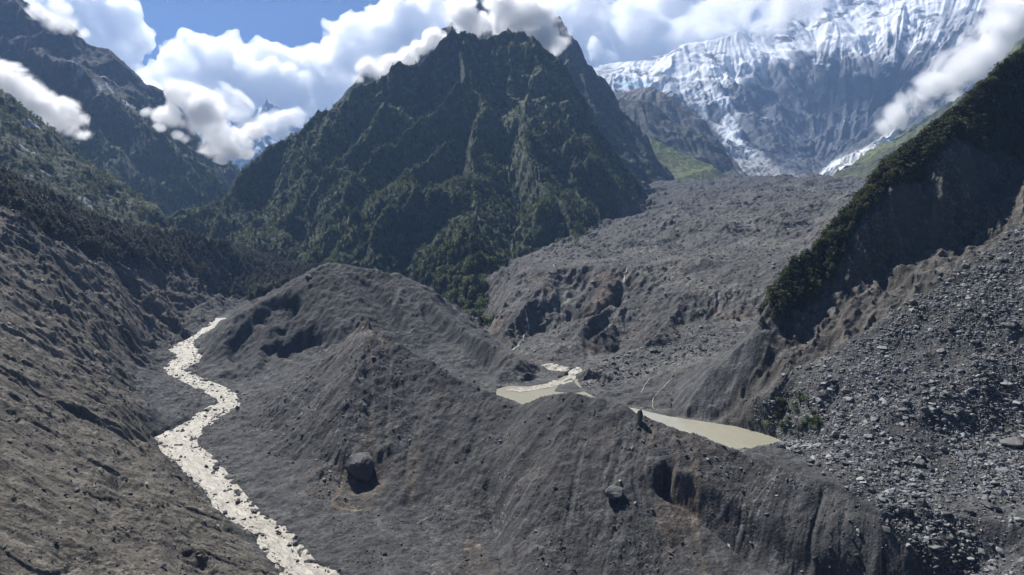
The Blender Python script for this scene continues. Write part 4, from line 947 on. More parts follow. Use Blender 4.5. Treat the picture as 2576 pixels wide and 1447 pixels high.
def rock_mat(name, c0, c1, c2, bump=0.25, bs=1.2):
    m = bpy.data.materials.new(name); m.use_nodes = True; nt = m.node_tree; b = nt.nodes['Principled BSDF']
    oi = N(nt, 'ShaderNodeObjectInfo'); tc = N(nt, 'ShaderNodeTexCoord')
    base = ramp(nt, oi.outputs['Random'], [(0, c0), (0.6, c1), (1.0, c2)])
    n = N(nt, 'ShaderNodeTexNoise', inp={'Scale': bs, 'Detail': 5.0, 'Roughness': 0.7}); nt.links.new(tc.outputs['Object'], n.inputs['Vector'])
    vm = N(nt, 'ShaderNodeVectorMath', operation='SCALE'); nt.links.new(base, vm.inputs[0])
    nt.links.new(math_n(nt, 'ADD', math_n(nt, 'MULTIPLY', n.outputs[0], 1.0), 0.5), vm.inputs['Scale']); nt.links.new(vm.outputs[0], b.inputs['Base Color'])
    bp = N(nt, 'ShaderNodeBump', inp={'Strength': 0.8, 'Distance': bump}); nt.links.new(n.outputs[0], bp.inputs['Height']); nt.links.new(bp.outputs[0], b.inputs['Normal'])
    b.inputs['Roughness'].default_value = 0.7; b.inputs['Specular IOR Level'].default_value = 0.4
    return m
m_rock = rock_mat('grey_rock', (0.085, 0.088, 0.09), (0.175, 0.178, 0.18), (0.33, 0.33, 0.33))
m_drock = rock_mat('dark_rock', (0.05, 0.05, 0.052), (0.09, 0.088, 0.086), (0.14, 0.135, 0.13))
rocks = [rock_mesh('rock_shape', 40+k, m_rock, 12+k, (.42, .6, .75)[k % 3]) for k in range(9)]
drocks = [rock_mesh('dark_rock_shape', 60+k, m_drock, 13+k, (.5, .7)[k % 2]) for k in range(5)]

def sample(land, mask, n, seed, power=2.0):
    rng = np.random.default_rng(seed)
    w = (mask*land.Y**power).astype(np.float64).ravel(); c = np.cumsum(w); tot = c[-1]
    k = np.searchsorted(c, rng.uniform(0, tot, n)); k = np.clip(k, 0, len(c)-1)
    i, j = np.divmod(k, land.nt)
    u = land.u0+(i+rng.uniform(-.5, .5, n))*land.du; y = np.exp(land.t0+(j+rng.uniform(-.5, .5, n))*land.dt)
    z = land.Z.ravel()[k]
    # bilinear height
    fi = np.clip((u-land.u0)/land.du, 0, land.nu-1.001); fj = np.clip((np.log(y)-land.t0)/land.dt, 0, land.nt-1.001)
    a = fi.astype(int); b = fj.astype(int); f = fi-a; g = fj-b; Z = land.Z
    z = (Z[a,b]*(1-f)+Z[a+1,b]*f)*(1-g)+(Z[a,b+1]*(1-f)+Z[a+1,b+1]*f)*g
    return np.stack([u*y, y, z], -1), k
def instancer(name, meshes, pts, rot, scl, idx, label, cat=None):
    """one object whose points each carry an instance of one of the shapes"""
    n = len(pts); me = bpy.data.meshes.new(name); me.vertices.add(n); me.vertices.foreach_set('co', np.asarray(pts, np.float32).ravel())
    for nm, arr in (('rot', rot), ('scl', scl)):
        a = me.attributes.new(nm, 'FLOAT_VECTOR', 'POINT'); a.data.foreach_set('vector', np.asarray(arr, np.float32).ravel())
    a = me.attributes.new('idx', 'INT', 'POINT'); a.data.foreach_set('value', np.asarray(idx, np.int32))
    o = bpy.data.objects.new(name, me); scene.collection.objects.link(o); o['kind'] = 'stuff'; o['label'] = label
    col = bpy.data.collections.new(name+'_shapes')
    for k, m in enumerate(meshes):
        c = bpy.data.objects.new('%s_shape_%02d' % (name, k), m); col.objects.link(c)
    g = bpy.data.node_groups.new(name, 'GeometryNodeTree')
    g.interface.new_socket('Geometry', in_out='INPUT', socket_type='NodeSocketGeometry'); g.interface.new_socket('Geometry', in_out='OUTPUT', socket_type='NodeSocketGeometry')
    gi = g.nodes.new('NodeGroupInput'); go = g.nodes.new('NodeGroupOutput'); ip = g.nodes.new('GeometryNodeInstanceOnPoints')
    ci = g.nodes.new('GeometryNodeCollectionInfo'); ci.inputs['Collection'].default_value = col; ci.inputs['Separate Children'].default_value = True; ci.inputs['Reset Children'].default_value = True
    def na(nm, ty):
        q = g.nodes.new('GeometryNodeInputNamedAttribute'); q.data_type = ty; q.inputs['Name'].default_value = nm; return q.outputs['Attribute']
    g.links.new(gi.outputs[0], ip.inputs['Points']); g.links.new(ci.outputs[0], ip.inputs['Instance']); ip.inputs['Pick Instance'].default_value = True
    g.links.new(na('idx', 'INT'), ip.inputs['Instance Index'])
    e2r = g.nodes.new('FunctionNodeEulerToRotation'); g.links.new(na('rot', 'FLOAT_VECTOR'), e2r.inputs[0]); g.links.new(e2r.outputs[0], ip.inputs['Rotation'])
    g.links.new(na('scl', 'FLOAT_VECTOR'), ip.inputs['Scale']); g.links.new(ip.outputs[0], go.inputs[0])
    md = o.modifiers.new('scatter', 'NODES'); md.node_group = g
    return o
def scatter_rocks(name, land, mask, n, smin, smax, alpha, meshes, seed, label, sink=0.25):
    p, k = sample(land, mask, n, seed); rng = np.random.default_rng(seed+1)
    s = smin*(1-rng.uniform(0, 1, n)*(1-(smin/smax)**alpha))**(-1/alpha)
    p[:, 2] += s*sink
    rot = np.stack([rng.uniform(-.5, .5, n), rng.uniform(-.5, .5, n), rng.uniform(0, 6.28, n)], -1)
    scl = np.stack([s*rng.uniform(.8, 1.3, n), s*rng.uniform(.7, 1.1, n), s*rng.uniform(.6, 1.1, n)], -1)
    return instancer(name, meshes, p, rot, scl, rng.integers(0, len(meshes), n), label), p, s
dry = (~inr) & (~lk)
Mr = M_rubble*dry*np.clip(.7+n1*1.4+st3*.22, .1, 1)
scatter_rocks('rubble', near, Mr, 36000, 0.36, 2.3, 2.15, rocks, 11, 'grey angular rubble covering the right-hand slope')
fm = fbm(X, Yd, 40, 4, seed=81)
patch = np.clip(M_slopeA*.9*sstep(-.15, .1, fm)+M_front*(.10+.9*sstep(.08, .25, fm)), 0, 1)
patch = np.maximum(patch, poly_mask(near, [(1560,1010),(1700,1080),(1960,1165),(2250,1300),(2300,1447),(1950,1330),(1700,1200),(1560,1130)], 200, 420, 10)*.8)
patch = np.maximum(patch, M_left*.4+nearb*.9)*dry
scatter_rocks('scattered_stones', near, patch, 85000, 0.3, 1.9, 2.2, drocks+rocks[:2], 12, 'dark stones strewn over the moraine ridges and river banks')
benchm = benchm_
# stones that break the surface of the river
em = (blur(inr.astype(np.float32), 1.5*RES) > .02)*(blur(inr.astype(np.float32), 5*RES) < .93)*(PY > 840)
pp, kk = sample(near, em*1.0, 1500, 17); rng = np.random.default_rng(18); ss = .3*(1-rng.uniform(0, 1, 1500)*(1-(.3/1.6)**2))**(-.5)
pp[:, 2] = np.maximum(pp[:, 2], wz.ravel()[kk])+ss*.1
instancer('river_stones', drocks, pp, np.stack([rng.uniform(-.4, .4, 1500), rng.uniform(-.4, .4, 1500), rng.uniform(0, 6.28, 1500)], -1), np.stack([ss*1.2, ss, ss*.8], -1), rng.integers(0, len(drocks), 1500), 'wet dark stones lining and breaking the edges of the river')
gm = np.clip(M_mid*.12*(near.Y > 480)+benchm, 0, 1)*dry
scatter_rocks('basin_stones', near, gm, 16000, 0.5, 3.2, 2.2, drocks+rocks[:3], 13, 'stones and blocks strewn over the basin and glacier rubble')
# ------------------------------------------------------------------ trees
def leaf_mat(name, c0, c1, c2):
    m = bpy.data.materials.new(name); m.use_nodes = True; nt = m.node_tree; b = nt.nodes['Principled BSDF']
    oi = N(nt, 'ShaderNodeObjectInfo'); nt.links.new(ramp(nt, oi.outputs['Random'], [(0, c0), (0.5, c1), (1.0, c2)]), b.inputs['Base Color'])
    b.inputs['Roughness'].default_value = 0.6; b.inputs['Specular IOR Level'].default_value = 0.3
    o = [n for n in nt.nodes if n.type == 'OUTPUT_MATERIAL'][0]; tr = N(nt, 'ShaderNodeBsdfTranslucent'); mx = N(nt, 'ShaderNodeMixShader', inp={0: 0.3})
    nt.links.new(b.inputs['Base Color'].links[0].from_socket, tr.inputs[0])
    nt.links.new(b.outputs[0], mx.inputs[1]); nt.links.new(tr.outputs[0], mx.inputs[2]); nt.links.new(mx.outputs[0], o.inputs[0])
    return m
m_brownfir = leaf_mat('dusty_fir_needles', (0.062, 0.057, 0.042), (0.095, 0.086, 0.06), (0.058, 0.075, 0.04))
m_fir = leaf_mat('fir_needles', (0.018, 0.030, 0.018), (0.028, 0.044, 0.022), (0.040, 0.056, 0.026))
m_broad = leaf_mat('broad_leaves', (0.07, 0.105, 0.034), (0.125, 0.165, 0.048), (0.20, 0.22, 0.062))
m_ridge = leaf_mat('ridge_foliage', (0.042, 0.058, 0.028), (0.08, 0.096, 0.042), (0.13, 0.132, 0.055))
m_shrub = leaf_mat('shrub_leaves', (0.06, 0.11, 0.035), (0.09, 0.15, 0.045), (0.12, 0.18, 0.05))
m_bark = bpy.data.materials.new('bark'); m_bark.use_nodes = True
_b = m_bark.node_tree.nodes['Principled BSDF']; _b.inputs['Roughness'].default_value = 0.9
_n = N(m_bark.node_tree, 'ShaderNodeTexNoise', inp={'Scale': 3.0}); m_bark.node_tree.links.new(ramp(m_bark.node_tree, _n.outputs[0], [(0.3, (0.05, 0.042, 0.035)), (0.7, (0.11, 0.095, 0.08))]), _b.inputs['Base Color'])
def trunk_verts(V, Fc, h, r0, r1=0.02, sides=5, lean=(0, 0), z0=-0.08):
    b0 = len(V)
    for z, r in ((z0*h, r0*1.2), (0.4*h, (r0+r1)/2), (h, r1)):
        for k in range(sides):
            a = 6.283*k/sides; V.append((math.cos(a)*r+lean[0]*z, math.sin(a)*r+lean[1]*z, z))
    for L_ in range(2):
        for k in range(sides):
            a = b0+L_*sides+k; b = b0+L_*sides+(k+1) % sides; Fc.append((a, b, b+sides, a+sides))
def pyme(name, V, Fc, mat):
    me = bpy.data.meshes.new(name); me.from_pydata(V, [], Fc); me.materials.append(mat); me.update(); return me
def spray(V, Fc, c, d, w, rr, droop=0.0):
    """one leafy spray: a bent kite of two triangles"""
    d = Vector(d); s = d.cross(Vector((0, 0, 1)));
    if s.length < 1e-3: s = Vector((1, 0, 0))
    s.normalize(); s = (s+Vector((0, 0, rr.uniform(-.6, .6)))).normalized()*w; c = Vector(c); b0 = len(V); m = c+d*.5+Vector((0, 0, droop*.3))
    V.extend([tuple(c), tuple(m+s), tuple(c+d+Vector((0, 0, -droop))), tuple(m-s)]); Fc.extend([(b0, b0+1, b0+2), (b0, b0+2, b0+3)])
def conifer(seed, n=150, wide=0.2, bare=0.15, ragged=0.25):
    """unit height conifer crown and trunk"""
    rr = random.Random(seed); V, Fc = [], []
    lean = (rr.uniform(-.03, .03), rr.uniform(-.03, .03))
    for k in range(n):
        t = rr.random()**.8; z = bare+(1-bare)*t
        prof = (1-t)**.75*wide*(1+.25*math.sin(t*26+seed))+.012; a = rr.uniform(0, 6.283)
        if rr.random() < ragged: prof *= rr.uniform(.5, 1.45)
        r0 = prof*rr.uniform(.0, .5); d = Vector((math.cos(a), math.sin(a), rr.uniform(-.1, .35)))*prof*rr.uniform(.6, 1.0)
        spray(V, Fc, (math.cos(a)*r0+lean[0]*z, math.sin(a)*r0+lean[1]*z, z), d, .028+.05*(1-t), rr, droop=prof*.28)
    T, Tf = [], []; trunk_verts(T, Tf, .98, .014, .004, lean=lean)
    return (V, Fc), (T, Tf)
def broadleaf(seed, n=190, wide=0.42, low=0.12):
    rr = random.Random(seed); V, Fc = [], []; lobes = []
    for k in range(rr.randint(5, 8)):
        a = rr.uniform(0, 6.283); r = rr.uniform(0, wide*.62); z = rr.uniform(low+.22, .82); lobes.append((Vector((math.cos(a)*r, math.sin(a)*r, z)), rr.uniform(.14, .25)))
    lobes.append((Vector((0, 0, .8)), .2))
    for k in range(n):
        c, R_ = rr.choice(lobes); v = Vector((rr.gauss(0, 1), rr.gauss(0, 1), rr.gauss(0.25, 1))).normalized()
        p = c+v*R_*rr.uniform(.65, 1.05); d = (v+Vector((rr.uniform(-.7, .7), rr.uniform(-.7, .7), rr.uniform(-.7, .7)))).normalized()*.10
        spray(V, Fc, p-d*.5, d, .055, rr)
    T, Tf = [], []; trunk_verts(T, Tf, .8, .026, .008)
    for c, R_ in lobes[:5]:                       # limbs
        b0 = len(T); s = Vector((.008, 0, 0)); u = Vector((0, 0, .35)); T.extend([tuple(u-s), tuple(u+s), tuple(c+s*.5), tuple(c-s*.5)]); Tf.append((b0, b0+1, b0+2, b0+3))
    return (V, Fc), (T, Tf)
def both(name, ct, m1, m2):
    (V, Fc), (T, Tf) = ct; me = bpy.data.meshes.new(name); o = len(V)
    me.from_pydata(V+T, [], Fc+[tuple(i+o for i in f) for f in Tf]); me.materials.append(m1); me.materials.append(m2)
    me.polygons.foreach_set('material_index', [0]*len(Fc)+[1]*len(Tf)); me.update(); return me
firs = [conifer(300+k, 190, (.20, .25, .29)[k % 3], .16) for k in range(5)]
tallfirs = [conifer(320+k, 170, (.20, .25, .30)[k % 3], (.35, .5, .28)[k % 3], .5) for k in range(5)]
broads = [broadleaf(340+k) for k in range(6)]
def scatter_trees(name, land, mask, n, hmin, hmax, meshes, seed, label, sq=(.85, 1.3)):
    p, k = sample(land, mask, n, seed); rng = np.random.default_rng(seed+1); h = rng.uniform(hmin, hmax, n)*(1-.35*rng.random(n)**3)
    w = h*rng.uniform(*sq, n); rot = np.stack([rng.uniform(-.05, .05, n), rng.uniform(-.05, .05, n), rng.uniform(0, 6.28, n)], -1)
    p[:, 2] -= h*.03
    return instancer(name, meshes, p, rot, np.stack([w, w, h], -1), rng.integers(0, len(meshes), n), label)
def plant(root_name, protos, pos, h, w, rz, label, group, cat, mats, cache={}):
    """one tree as a thing: crown and trunk under an Empty at its foot"""
    i, (cr, tr) = protos
    key = (root_name, i)
    if key not in cache: cache[key] = (pyme(root_name+'_crown', *cr, mats[0]), pyme(root_name+'_trunk', *tr, mats[1]))
    e = bpy.data.objects.new(root_name, None); scene.collection.objects.link(e); e.empty_display_size = 1
    e.location = pos; e.scale = (w, w, h); e.rotation_euler = (0, 0, rz); e['label'] = label; e['category'] = cat
    if group: e['group'] = group
    for nm, me in zip(('crown', 'trunk'), cache[key]):
        c = bpy.data.objects.new(nm, me); scene.collection.objects.link(c); c.parent = e
    return e
# hillside forest on the middle mountain
veg = np.clip(mid_mask_tree*(.25+sstep(-.25, .15, q1+q2*.5)), 0, 1)*(.7+.3*sstep(3.2, 2.2, ms))
hill_b = [both('hill_broadleaf', b, m_broad, m_bark) for b in broads]; hill_f = [both('hill_fir', b, m_fir, m_bark) for b in firs]
cv = mid.Z/mid.Y-blur(mid.Z/mid.Y, 22*RES); cv = cv/cv.std()  # bright broadleaf on ribs, dark firs in gullies: tree colour imitates sun and shade
scatter_trees('shaded_fir_forest', mid, veg*sstep(.3, -.5, cv), 17000, 6, 11, hill_f+hill_b[:1], 59, 'dark firs in the gullies of the middle mountain, standing in for shade', (.9, 1.3))
scatter_trees('hillside_forest', mid, veg*sstep(-.5, .4, cv), 27000, 5, 10, hill_b+hill_f[:1], 51, 'dense mixed forest covering the steep middle mountain', (.8, 1.2))
toeM = poly_mask(mid, [(1040,700),(1130,620),(1200,590),(1270,660),(1290,720),(1200,850),(1150,840),(1080,790)], soft=3, PXY=(mPX, mPY))
scatter_trees('toe_forest', mid, toeM, 1500, 9, 15, hill_b[:3]+hill_f, 52, 'taller bushy forest on the foot of the middle mountain')
lowM = np.clip(sstep(140, 40, lm.Z+ql2*60)*.8+gz*.12, 0, 1)
scatter_trees('far_forest', lm, lowM*(lPY > 250), 20000, 9, 16, hill_f, 53, 'dark far-off forest on the lower left mountain')
scatter_trees('spur_scrub', ln_, np.clip(.25+sstep(0, -.2, qn), 0, 1), 7000, 5, 10, hill_b, 54, 'dark scrub and low trees on the left spur')
# trees on the left bank: the nearest stand as single trees, the rest as one wood
Mf = M_forest*dry*(near.Y > 400)
Mf2 = Mf*np.clip(sstep(1.6, .9, near.slope()), .1, 1)
left_m = [both('bank_conifer', b, m_brownfir, m_bark) for b in tallfirs+firs]
pts, kk = sample(near, Mf2*(near.Y < 2000), 17000, 55)
px_, py_ = proj(pts[:, 0], pts[:, 1], pts[:, 2])
rng = np.random.default_rng(56); hh = rng.uniform(12, 21, len(pts))
size = hh/pts[:, 1]; inview = (px_ > -10) & (px_ < 2586)
# a tree at the slope edge, or with its top well above the ground behind, is one you can see
edge = np.zeros(len(pts))
for i in np.where(inview & (pts[:, 1] < 1000))[0]:
    x, y = pts[i, 0], pts[i, 1]; edge[i] = near.at(x*.94, y*.94) < pts[i, 2]-1.0
score = size*(1+.9*edge)*inview*(pts[:, 1] < 1100)
single = np.argsort(-score)[:280]; rest = np.setdiff1d(np.arange(len(pts)), single)
allp = list(enumerate(tallfirs+firs))
for i in single:
    h = hh[i]; pr = allp[rng.integers(0, len(allp))]
    wh_ = 'at the far left on top of the bank' if px_[i] < 170 else ('above the slope left of the gorge' if px_[i] < 400 else 'in the wood at the head of the gorge')
    plant('conifer', pr, tuple(pts[i]-np.array([0, 0, h*.03])), h, h*rng.uniform(.9, 1.35), rng.uniform(0, 6.28), ('bare-trunked dusty conifer ' if pr[0] < 5 else 'full-crowned dusty conifer ')+wh_, ('bare-trunked conifers, ' if pr[0] < 5 else 'full-crowned conifers, ')+wh_, 'tree', (m_brownfir, m_bark))
r_ = rest; w_ = hh[r_]*rng.uniform(.9, 1.35, len(r_))
instancer('bank_forest', left_m, pts[r_]-np.stack([0*r_, 0*r_, hh[r_]*.03], -1), np.stack([rng.uniform(-.05, .05, len(r_)), rng.uniform(-.05, .05, len(r_)), rng.uniform(0, 6.28, len(r_))], -1),
          np.stack([w_, w_, hh[r_]], -1), rng.integers(0, len(left_m), len(r_)), 'dusty conifer forest on the shelf behind the left bank')
# trees along the right ridge
mrt = np.clip(M_trees*1.4, 0, 1)*(near.Y > 400)*np.clip(sstep(2.2, 1.2, near.slope()), .15, 1)
pts, kk = sample(near, mrt, 5200, 57); rng = np.random.default_rng(58); hh = rng.uniform(5.5, 11, len(pts))
px_, py_ = proj(pts[:, 0], pts[:, 1], pts[:, 2]); vis = (px_ < 2600) & (py_ > -20)
# visible side only: the ground there faces the camera
gx, gy = near.grad(); gi = np.clip(((pts[:, 0]/pts[:, 1]-near.u0)/near.du).astype(int), 0, near.nu-1); gj = np.clip(((np.log(pts[:, 1])-near.t0)/near.dt).astype(int), 0, near.nt-1)
facing = (pts[:, 2]-gx[gi, gj]*pts[:, 0]-gy[gi, gj]*pts[:, 1]) < 0
sc_o = vis*(1+1.0*facing)*hh/pts[:, 1]
order = np.argsort(-sc_o); single = order[:280]; rest = order[280:]
rb = broads+firs[:3]; rb_e = list(enumerate(rb)); ridge_m = [both('ridge_tree', b, m_ridge, m_bark) for b in rb]
for i in single:
    h = hh[i]; pr = rb_e[rng.integers(0, len(rb_e))]
    wh_ = 'low down on the right ridge' if px_[i] < 2110 else ('halfway up the right ridge crest' if px_[i] < 2330 else 'at the top of the right ridge')
    plant('ridge_tree', pr, tuple(pts[i]-np.array([0, 0, h*.05])), h, h*rng.uniform(.85, 1.25), rng.uniform(0, 6.28), ('pointed dark fir ' if pr[0] > 5 else 'round olive bushy tree ')+wh_, ('firs, ' if pr[0] > 5 else 'bushy trees, ')+wh_, 'tree', (m_ridge, m_bark))
r_ = rest; w_ = hh[r_]*rng.uniform(.85, 1.25, len(r_))
instancer('ridge_wood', ridge_m, pts[r_]-np.stack([0*r_, 0*r_, hh[r_]*.05], -1), np.stack([0*w_, 0*w_, rng.uniform(0, 6.28, len(r_))], -1), np.stack([w_, w_, hh[r_]], -1), rng.integers(0, len(ridge_m), len(r_)), 'dense low wood covering the right ridge crest')
# shrubs where the lake meets the boulder slope
rr = random.Random(77); sh_e = list(enumerate(broads[:4])); nsh = 0
spoly = [(1870,1072),(1900,1060),(1950,1015),(1985,985),(2040,1005),(2068,1050),(2062,1088),(2000,1096),(1950,1108),(1925,1085)]
for t in range(400):
    if nsh >= 46: break
    a, b = rr.uniform(1865, 2075), rr.uniform(985, 1110)
    if not inside(spoly, np.array([a]), np.array([b]))[0]: continue
    h = near.hit(a, b, 300, 460)
    if h is None: continue
    low_ = b > 1058; s = rr.uniform(3.2, 6.0) if low_ else rr.uniform(2.8, 4.6)
    plant('shrub', rr.choice(sh_e), (h.x, h.y, max(h.z, LAKE_Z)-.25), s, s*rr.uniform(1.1, 1.5), rr.uniform(0, 6.28),
          'fresh green shrub at the corner of the lake below the boulders' if low_ else 'dark shrub buried among rubble above the lake corner', 'green shrubs at the lake corner' if low_ else 'dark shrubs in the rubble above the lake', 'shrub', (m_shrub if low_ else m_ridge, m_bark)); nsh += 1
log('trees')
# ------------------------------------------------------------------ single boulders, logs, the orange pole
bproto = [rock_mesh('boulder_shape', 500+k, m_rock, 14+k, (.6, .75, .5)[k % 3], detail=2) for k in range(6)]
dproto = [rock_mesh('dark_boulder_shape', 520+k, m_drock, 13+k, (.7, .85, .6)[k % 3], detail=2) for k in range(6)]
def boulder(px, py, wpx, hpx, y0, y1, label, me, rz=0.0, tilt=(0, 0), sink=.25, group=None, dep=1.0):
    h = near.hit(px, py+hpx*.5, y0, y1)
    if h is None: log('boulder lost', px, py); return None
    w, hh_ = wpx/F*h.y*.5, hpx/F*h.y*.5
    o = bpy.data.objects.new('boulder', me); scene.collection.objects.link(o)
    zs = .85; o.scale = (w/.95, w*dep/.8, hh_/(.62)); o.rotation_euler = (tilt[0], tilt[1], rz)
    o.location = (h.x, h.y+w*.15, h.z+hh_*(1-sink*2)); o['label'] = label; o['category'] = 'boulder'
    if group: o['group'] = group
    return o
boulder(908, 1150, 100, 88, 330, 440, 'huge grey boulder jutting from the middle ridge above a dark hollow', dproto[5], 1.25, (.35, .25), .3)
boulder(1607, 1050, 24, 38, 320, 400, 'tall dark block perched on the ridge crest in front of the right lake', dproto[1], .3, (0, .1), .05)
boulder(1545, 1232, 60, 42, 290, 360, 'large dark wedge boulder on the lower face of the near ridge', dproto[2], -.3, (.1, -.1), .15)
boulder(2548, 1108, 64, 26, 250, 380, 'broad dark boulder at the right edge of the picture', dproto[3], .2, (0, 0), .15)
boulder(2312, 1160, 34, 26, 260, 360, 'pair-topping round grey boulder right of the lake corner mound', bproto[1], .9)
boulder(2345, 1170, 30, 24, 260, 360, 'dark squat boulder touching the round grey one', dproto[3], 1.9)
boulder(2320, 1262, 36, 26, 240, 330, 'dark angular boulder low in the boulder slope', dproto[4], 2.3)
boulder(2281, 1275, 28, 24, 240, 330, 'leaning slab left of the dark angular boulder', dproto[5], .4, (.3, .3))
boulder(2186, 1094, 24, 15, 280, 380, 'flat-topped boulder on the mound right of the lake corner', bproto[0], .2)
boulder(2126, 1139, 25, 18, 280, 380, 'blocky boulder below the mound by the lake', bproto[4], .6)
boulder(2328, 1030, 30, 18, 280, 400, 'dark flat boulder in the middle of the boulder slope', dproto[1], 1.2)
boulder(2386, 1037, 28, 18, 280, 400, 'brownish boulder beside the dark flat one', dproto[0], 2.0)
boulder(2533, 962, 42, 14, 280, 420, 'long pale slab lying near the right edge of the slope', bproto[2], .1)
boulder(2545, 812, 32, 22, 280, 440, 'pale rounded block high on the boulder slope at the right edge', bproto[5], .5)
boulder(776, 692, 22, 15, 560, 760, 'single boulder on the skyline of the first mound', dproto[2], .4)
boulder(1643, 876, 26, 17, 480, 640, 'dark block on the bench below the moraine bluff', dproto[3], .8)
boulder(597, 1027, 15, 10, 380, 560, 'rounded boulder in the river at the bend', dproto[4], .2, sink=0)
boulder(740, 1363, 20, 15, 250, 360, 'angular boulder on the right bank of the river near the bottom', bproto[1], .3)
boulder(775, 1390, 18, 13, 240, 340, 'dark boulder on the river bank just below the angular one', dproto[0], 1.3)
boulder(300, 820, 26, 16, 330, 640, 'dark boulder on the terrace left of the gorge', dproto[5], .3)
for k, (a, b, w) in enumerate([(1056, 868, 9), (1078, 890, 8), (1125, 905, 8), (1160, 945, 9), (1192, 958, 8), (1203, 975, 9)]):
    boulder(a, b, w, w*.8, 350, 520, ['small block on the ridge crest left of the left lake', 'second small block down the crest of the pointed ridge', 'dark stone halfway down the crest of the pointed ridge', 'stone on the crest just above the saddle', 'stone at the saddle beside its twin', 'lowest stone on the crest before the lake'][k], dproto[k % 6], k*1.1)
# boulders standing in and beside the river
rr = random.Random(91); n = 0
for t in range(400):
    if n >= 46: break
    k = rr.randint(8, len(RB)-4); py, l, r = RB[k]; e = rr.choice((0, 0, 1, 1, .5, .3, .7)); px = lerp(l, r, e)+rr.uniform(-9, 9)
    h = YZ(px, py, river_z(py)); s = rr.uniform(.7, 2.1); pz = river_z(py)
    p_ = P(px, py+rr.uniform(-8, 8), h); o = bpy.data.objects.new('boulder', dproto[rr.randint(0, 5)]); scene.collection.objects.link(o)
    gz_ = near.at(p_.x, p_.y); o.location = (p_.x, p_.y, max(gz_, pz)+s*.15); o.scale = (s, s*rr.uniform(.7, 1), s*rr.uniform(.6, .9)); o.rotation_euler = (rr.uniform(-.3, .3), rr.uniform(-.3, .3), rr.uniform(0, 6))
    wet_ = .12 < e < .9; up = py < 1100
    o['category'] = 'boulder'; o['label'] = ('wet dark boulder breaking the rapids, ' if wet_ else 'dark boulder lying on the river bank, ')+('above the big bend' if up else 'below the big bend')
    o['group'] = ('boulders in the rapids, ' if wet_ else 'boulders on the river bank, ')+('upper' if up else 'lower'); n += 1
# the larger blocks of the boulder slope
pts_, kk_ = sample(near, Mr*(PX > 1980)*(PX < 2590)*(PY < 1460), 190, 93, 2.0); rng = np.random.default_rng(94)
for i in range(len(pts_)):
    s = float(rng.choice([1.6, 2.0, 2.6, 3.4], p=[.4, .3, .2, .1])); pale = rng.random() < .55; me_ = (bproto if pale else dproto)[rng.integers(0, 6)]
    o = bpy.data.objects.new('boulder', me_); scene.collection.objects.link(o); x, y, z = pts_[i]
    o.location = (x, y, z+s*.25); o.scale = (s*1.1, s*rng.uniform(.7, 1), s*rng.uniform(.5, .8)); o.rotation_euler = (rng.uniform(-.3, .3), rng.uniform(-.3, .3), rng.uniform(0, 6.28))
    py = proj(x, y, z)[1]; wh_ = 'high on the boulder slope' if py < 930 else ('in the middle of the boulder slope' if py < 1130 else 'at the foot of the boulder slope')
    o['category'] = 'boulder'; o['label'] = ('pale angular block ' if pale else 'dark angular block ')+wh_; o['group'] = ('pale blocks ' if pale else 'dark blocks ')+wh_
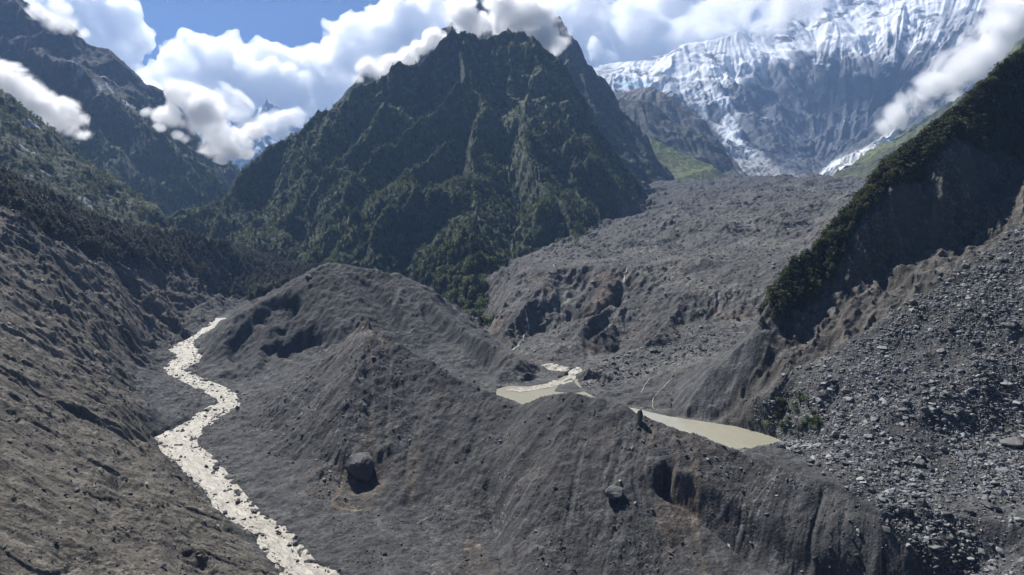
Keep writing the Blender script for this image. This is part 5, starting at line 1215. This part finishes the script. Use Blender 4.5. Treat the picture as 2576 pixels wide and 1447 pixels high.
# fallen trunks at the broken edge of the wood
m_log = bpy.data.materials.new('dead_wood'); m_log.use_nodes = True; m_log.node_tree.nodes['Principled BSDF'].inputs['Base Color'].default_value = (0.20, 0.175, 0.15, 1); m_log.node_tree.nodes['Principled BSDF'].inputs['Roughness'].default_value = .9
nl = m_log.node_tree; nn = N(nl, 'ShaderNodeTexNoise', inp={'Scale': 2.0}); nl.links.new(ramp(nl, nn.outputs[0], [(.3, (.12, .10, .085)), (.7, (.27, .24, .21))]), nl.nodes['Principled BSDF'].inputs['Base Color'])
def log_mesh(seed):
    V, Fc = [], []; trunk_verts(V, Fc, 1.0, .03, .008, 6, z0=0)
    rr = random.Random(seed)
    for k in range(6):
        z = rr.uniform(.35, .95); a = rr.uniform(0, 6.28); b0 = len(V); d = Vector((math.cos(a), math.sin(a), .5))*.12
        V.extend([(0, 0, z-.008), (.006, 0, z+.008), tuple(Vector((0, 0, z))+d)]); Fc.append((b0, b0+1, b0+2))
    return pyme('fallen_trunk', V, Fc, m_log)
lms = [log_mesh(k) for k in range(3)]
rr = random.Random(5); n = 0
for a, b in [(60,585),(85,600),(110,612),(140,600),(165,618),(95,628),(130,640),(180,640),(215,655),(60,640),(30,610),(150,590),(205,672),(120,575),(75,560),(265,690),(300,660),(45,565),(235,662),(170,665),(15,590),(190,612),(415,672),(385,676)]:
    h = near.hit(a, b, 250, 900)
    if h is None: continue
    L_ = rr.uniform(7, 13); o = bpy.data.objects.new('fallen_log', rr.choice(lms)); scene.collection.objects.link(o)
    o.location = (h.x, h.y, h.z+.5); o.scale = (L_, L_, L_); o.rotation_euler = (rr.uniform(1.2, 1.8), rr.uniform(-.2, .2), rr.uniform(0, 6.28)); up = b < 625
    o['category'] = 'log'; o['label'] = 'bleached fallen trunk '+('just under the trees at the top of the left slope' if up else 'lying loose on the slope well below the trees'); o['group'] = 'fallen trunks '+('under the trees' if up else 'down the left slope'); n += 1
h = near.hit(903, 1408, 240, 360)
if h:
    bm = bmesh.new(); bmesh.ops.create_cone(bm, segments=8, radius1=.14, radius2=.10, depth=3.2, cap_ends=True, matrix=Matrix.Translation((0, 0, 1.5)))
    bmesh.ops.bevel(bm, geom=[e for e in bm.edges if abs(e.verts[0].co.z-e.verts[1].co.z) < .01], offset=.03, segments=1, affect='EDGES')
    mo = bpy.data.materials.new('orange_paint'); mo.use_nodes = True; mo.node_tree.nodes['Principled BSDF'].inputs['Base Color'].default_value = (.55, .2, .07, 1)
    o = bpy.data.objects.new('orange_pole', mesh_obj('orange_pole', bm, mo)); scene.collection.objects.link(o); o.location = h; o.rotation_euler = (.08, .05, 0)
    o['category'] = 'pole'; o['label'] = 'thin orange pole standing in the debris beside the river'
log('things')
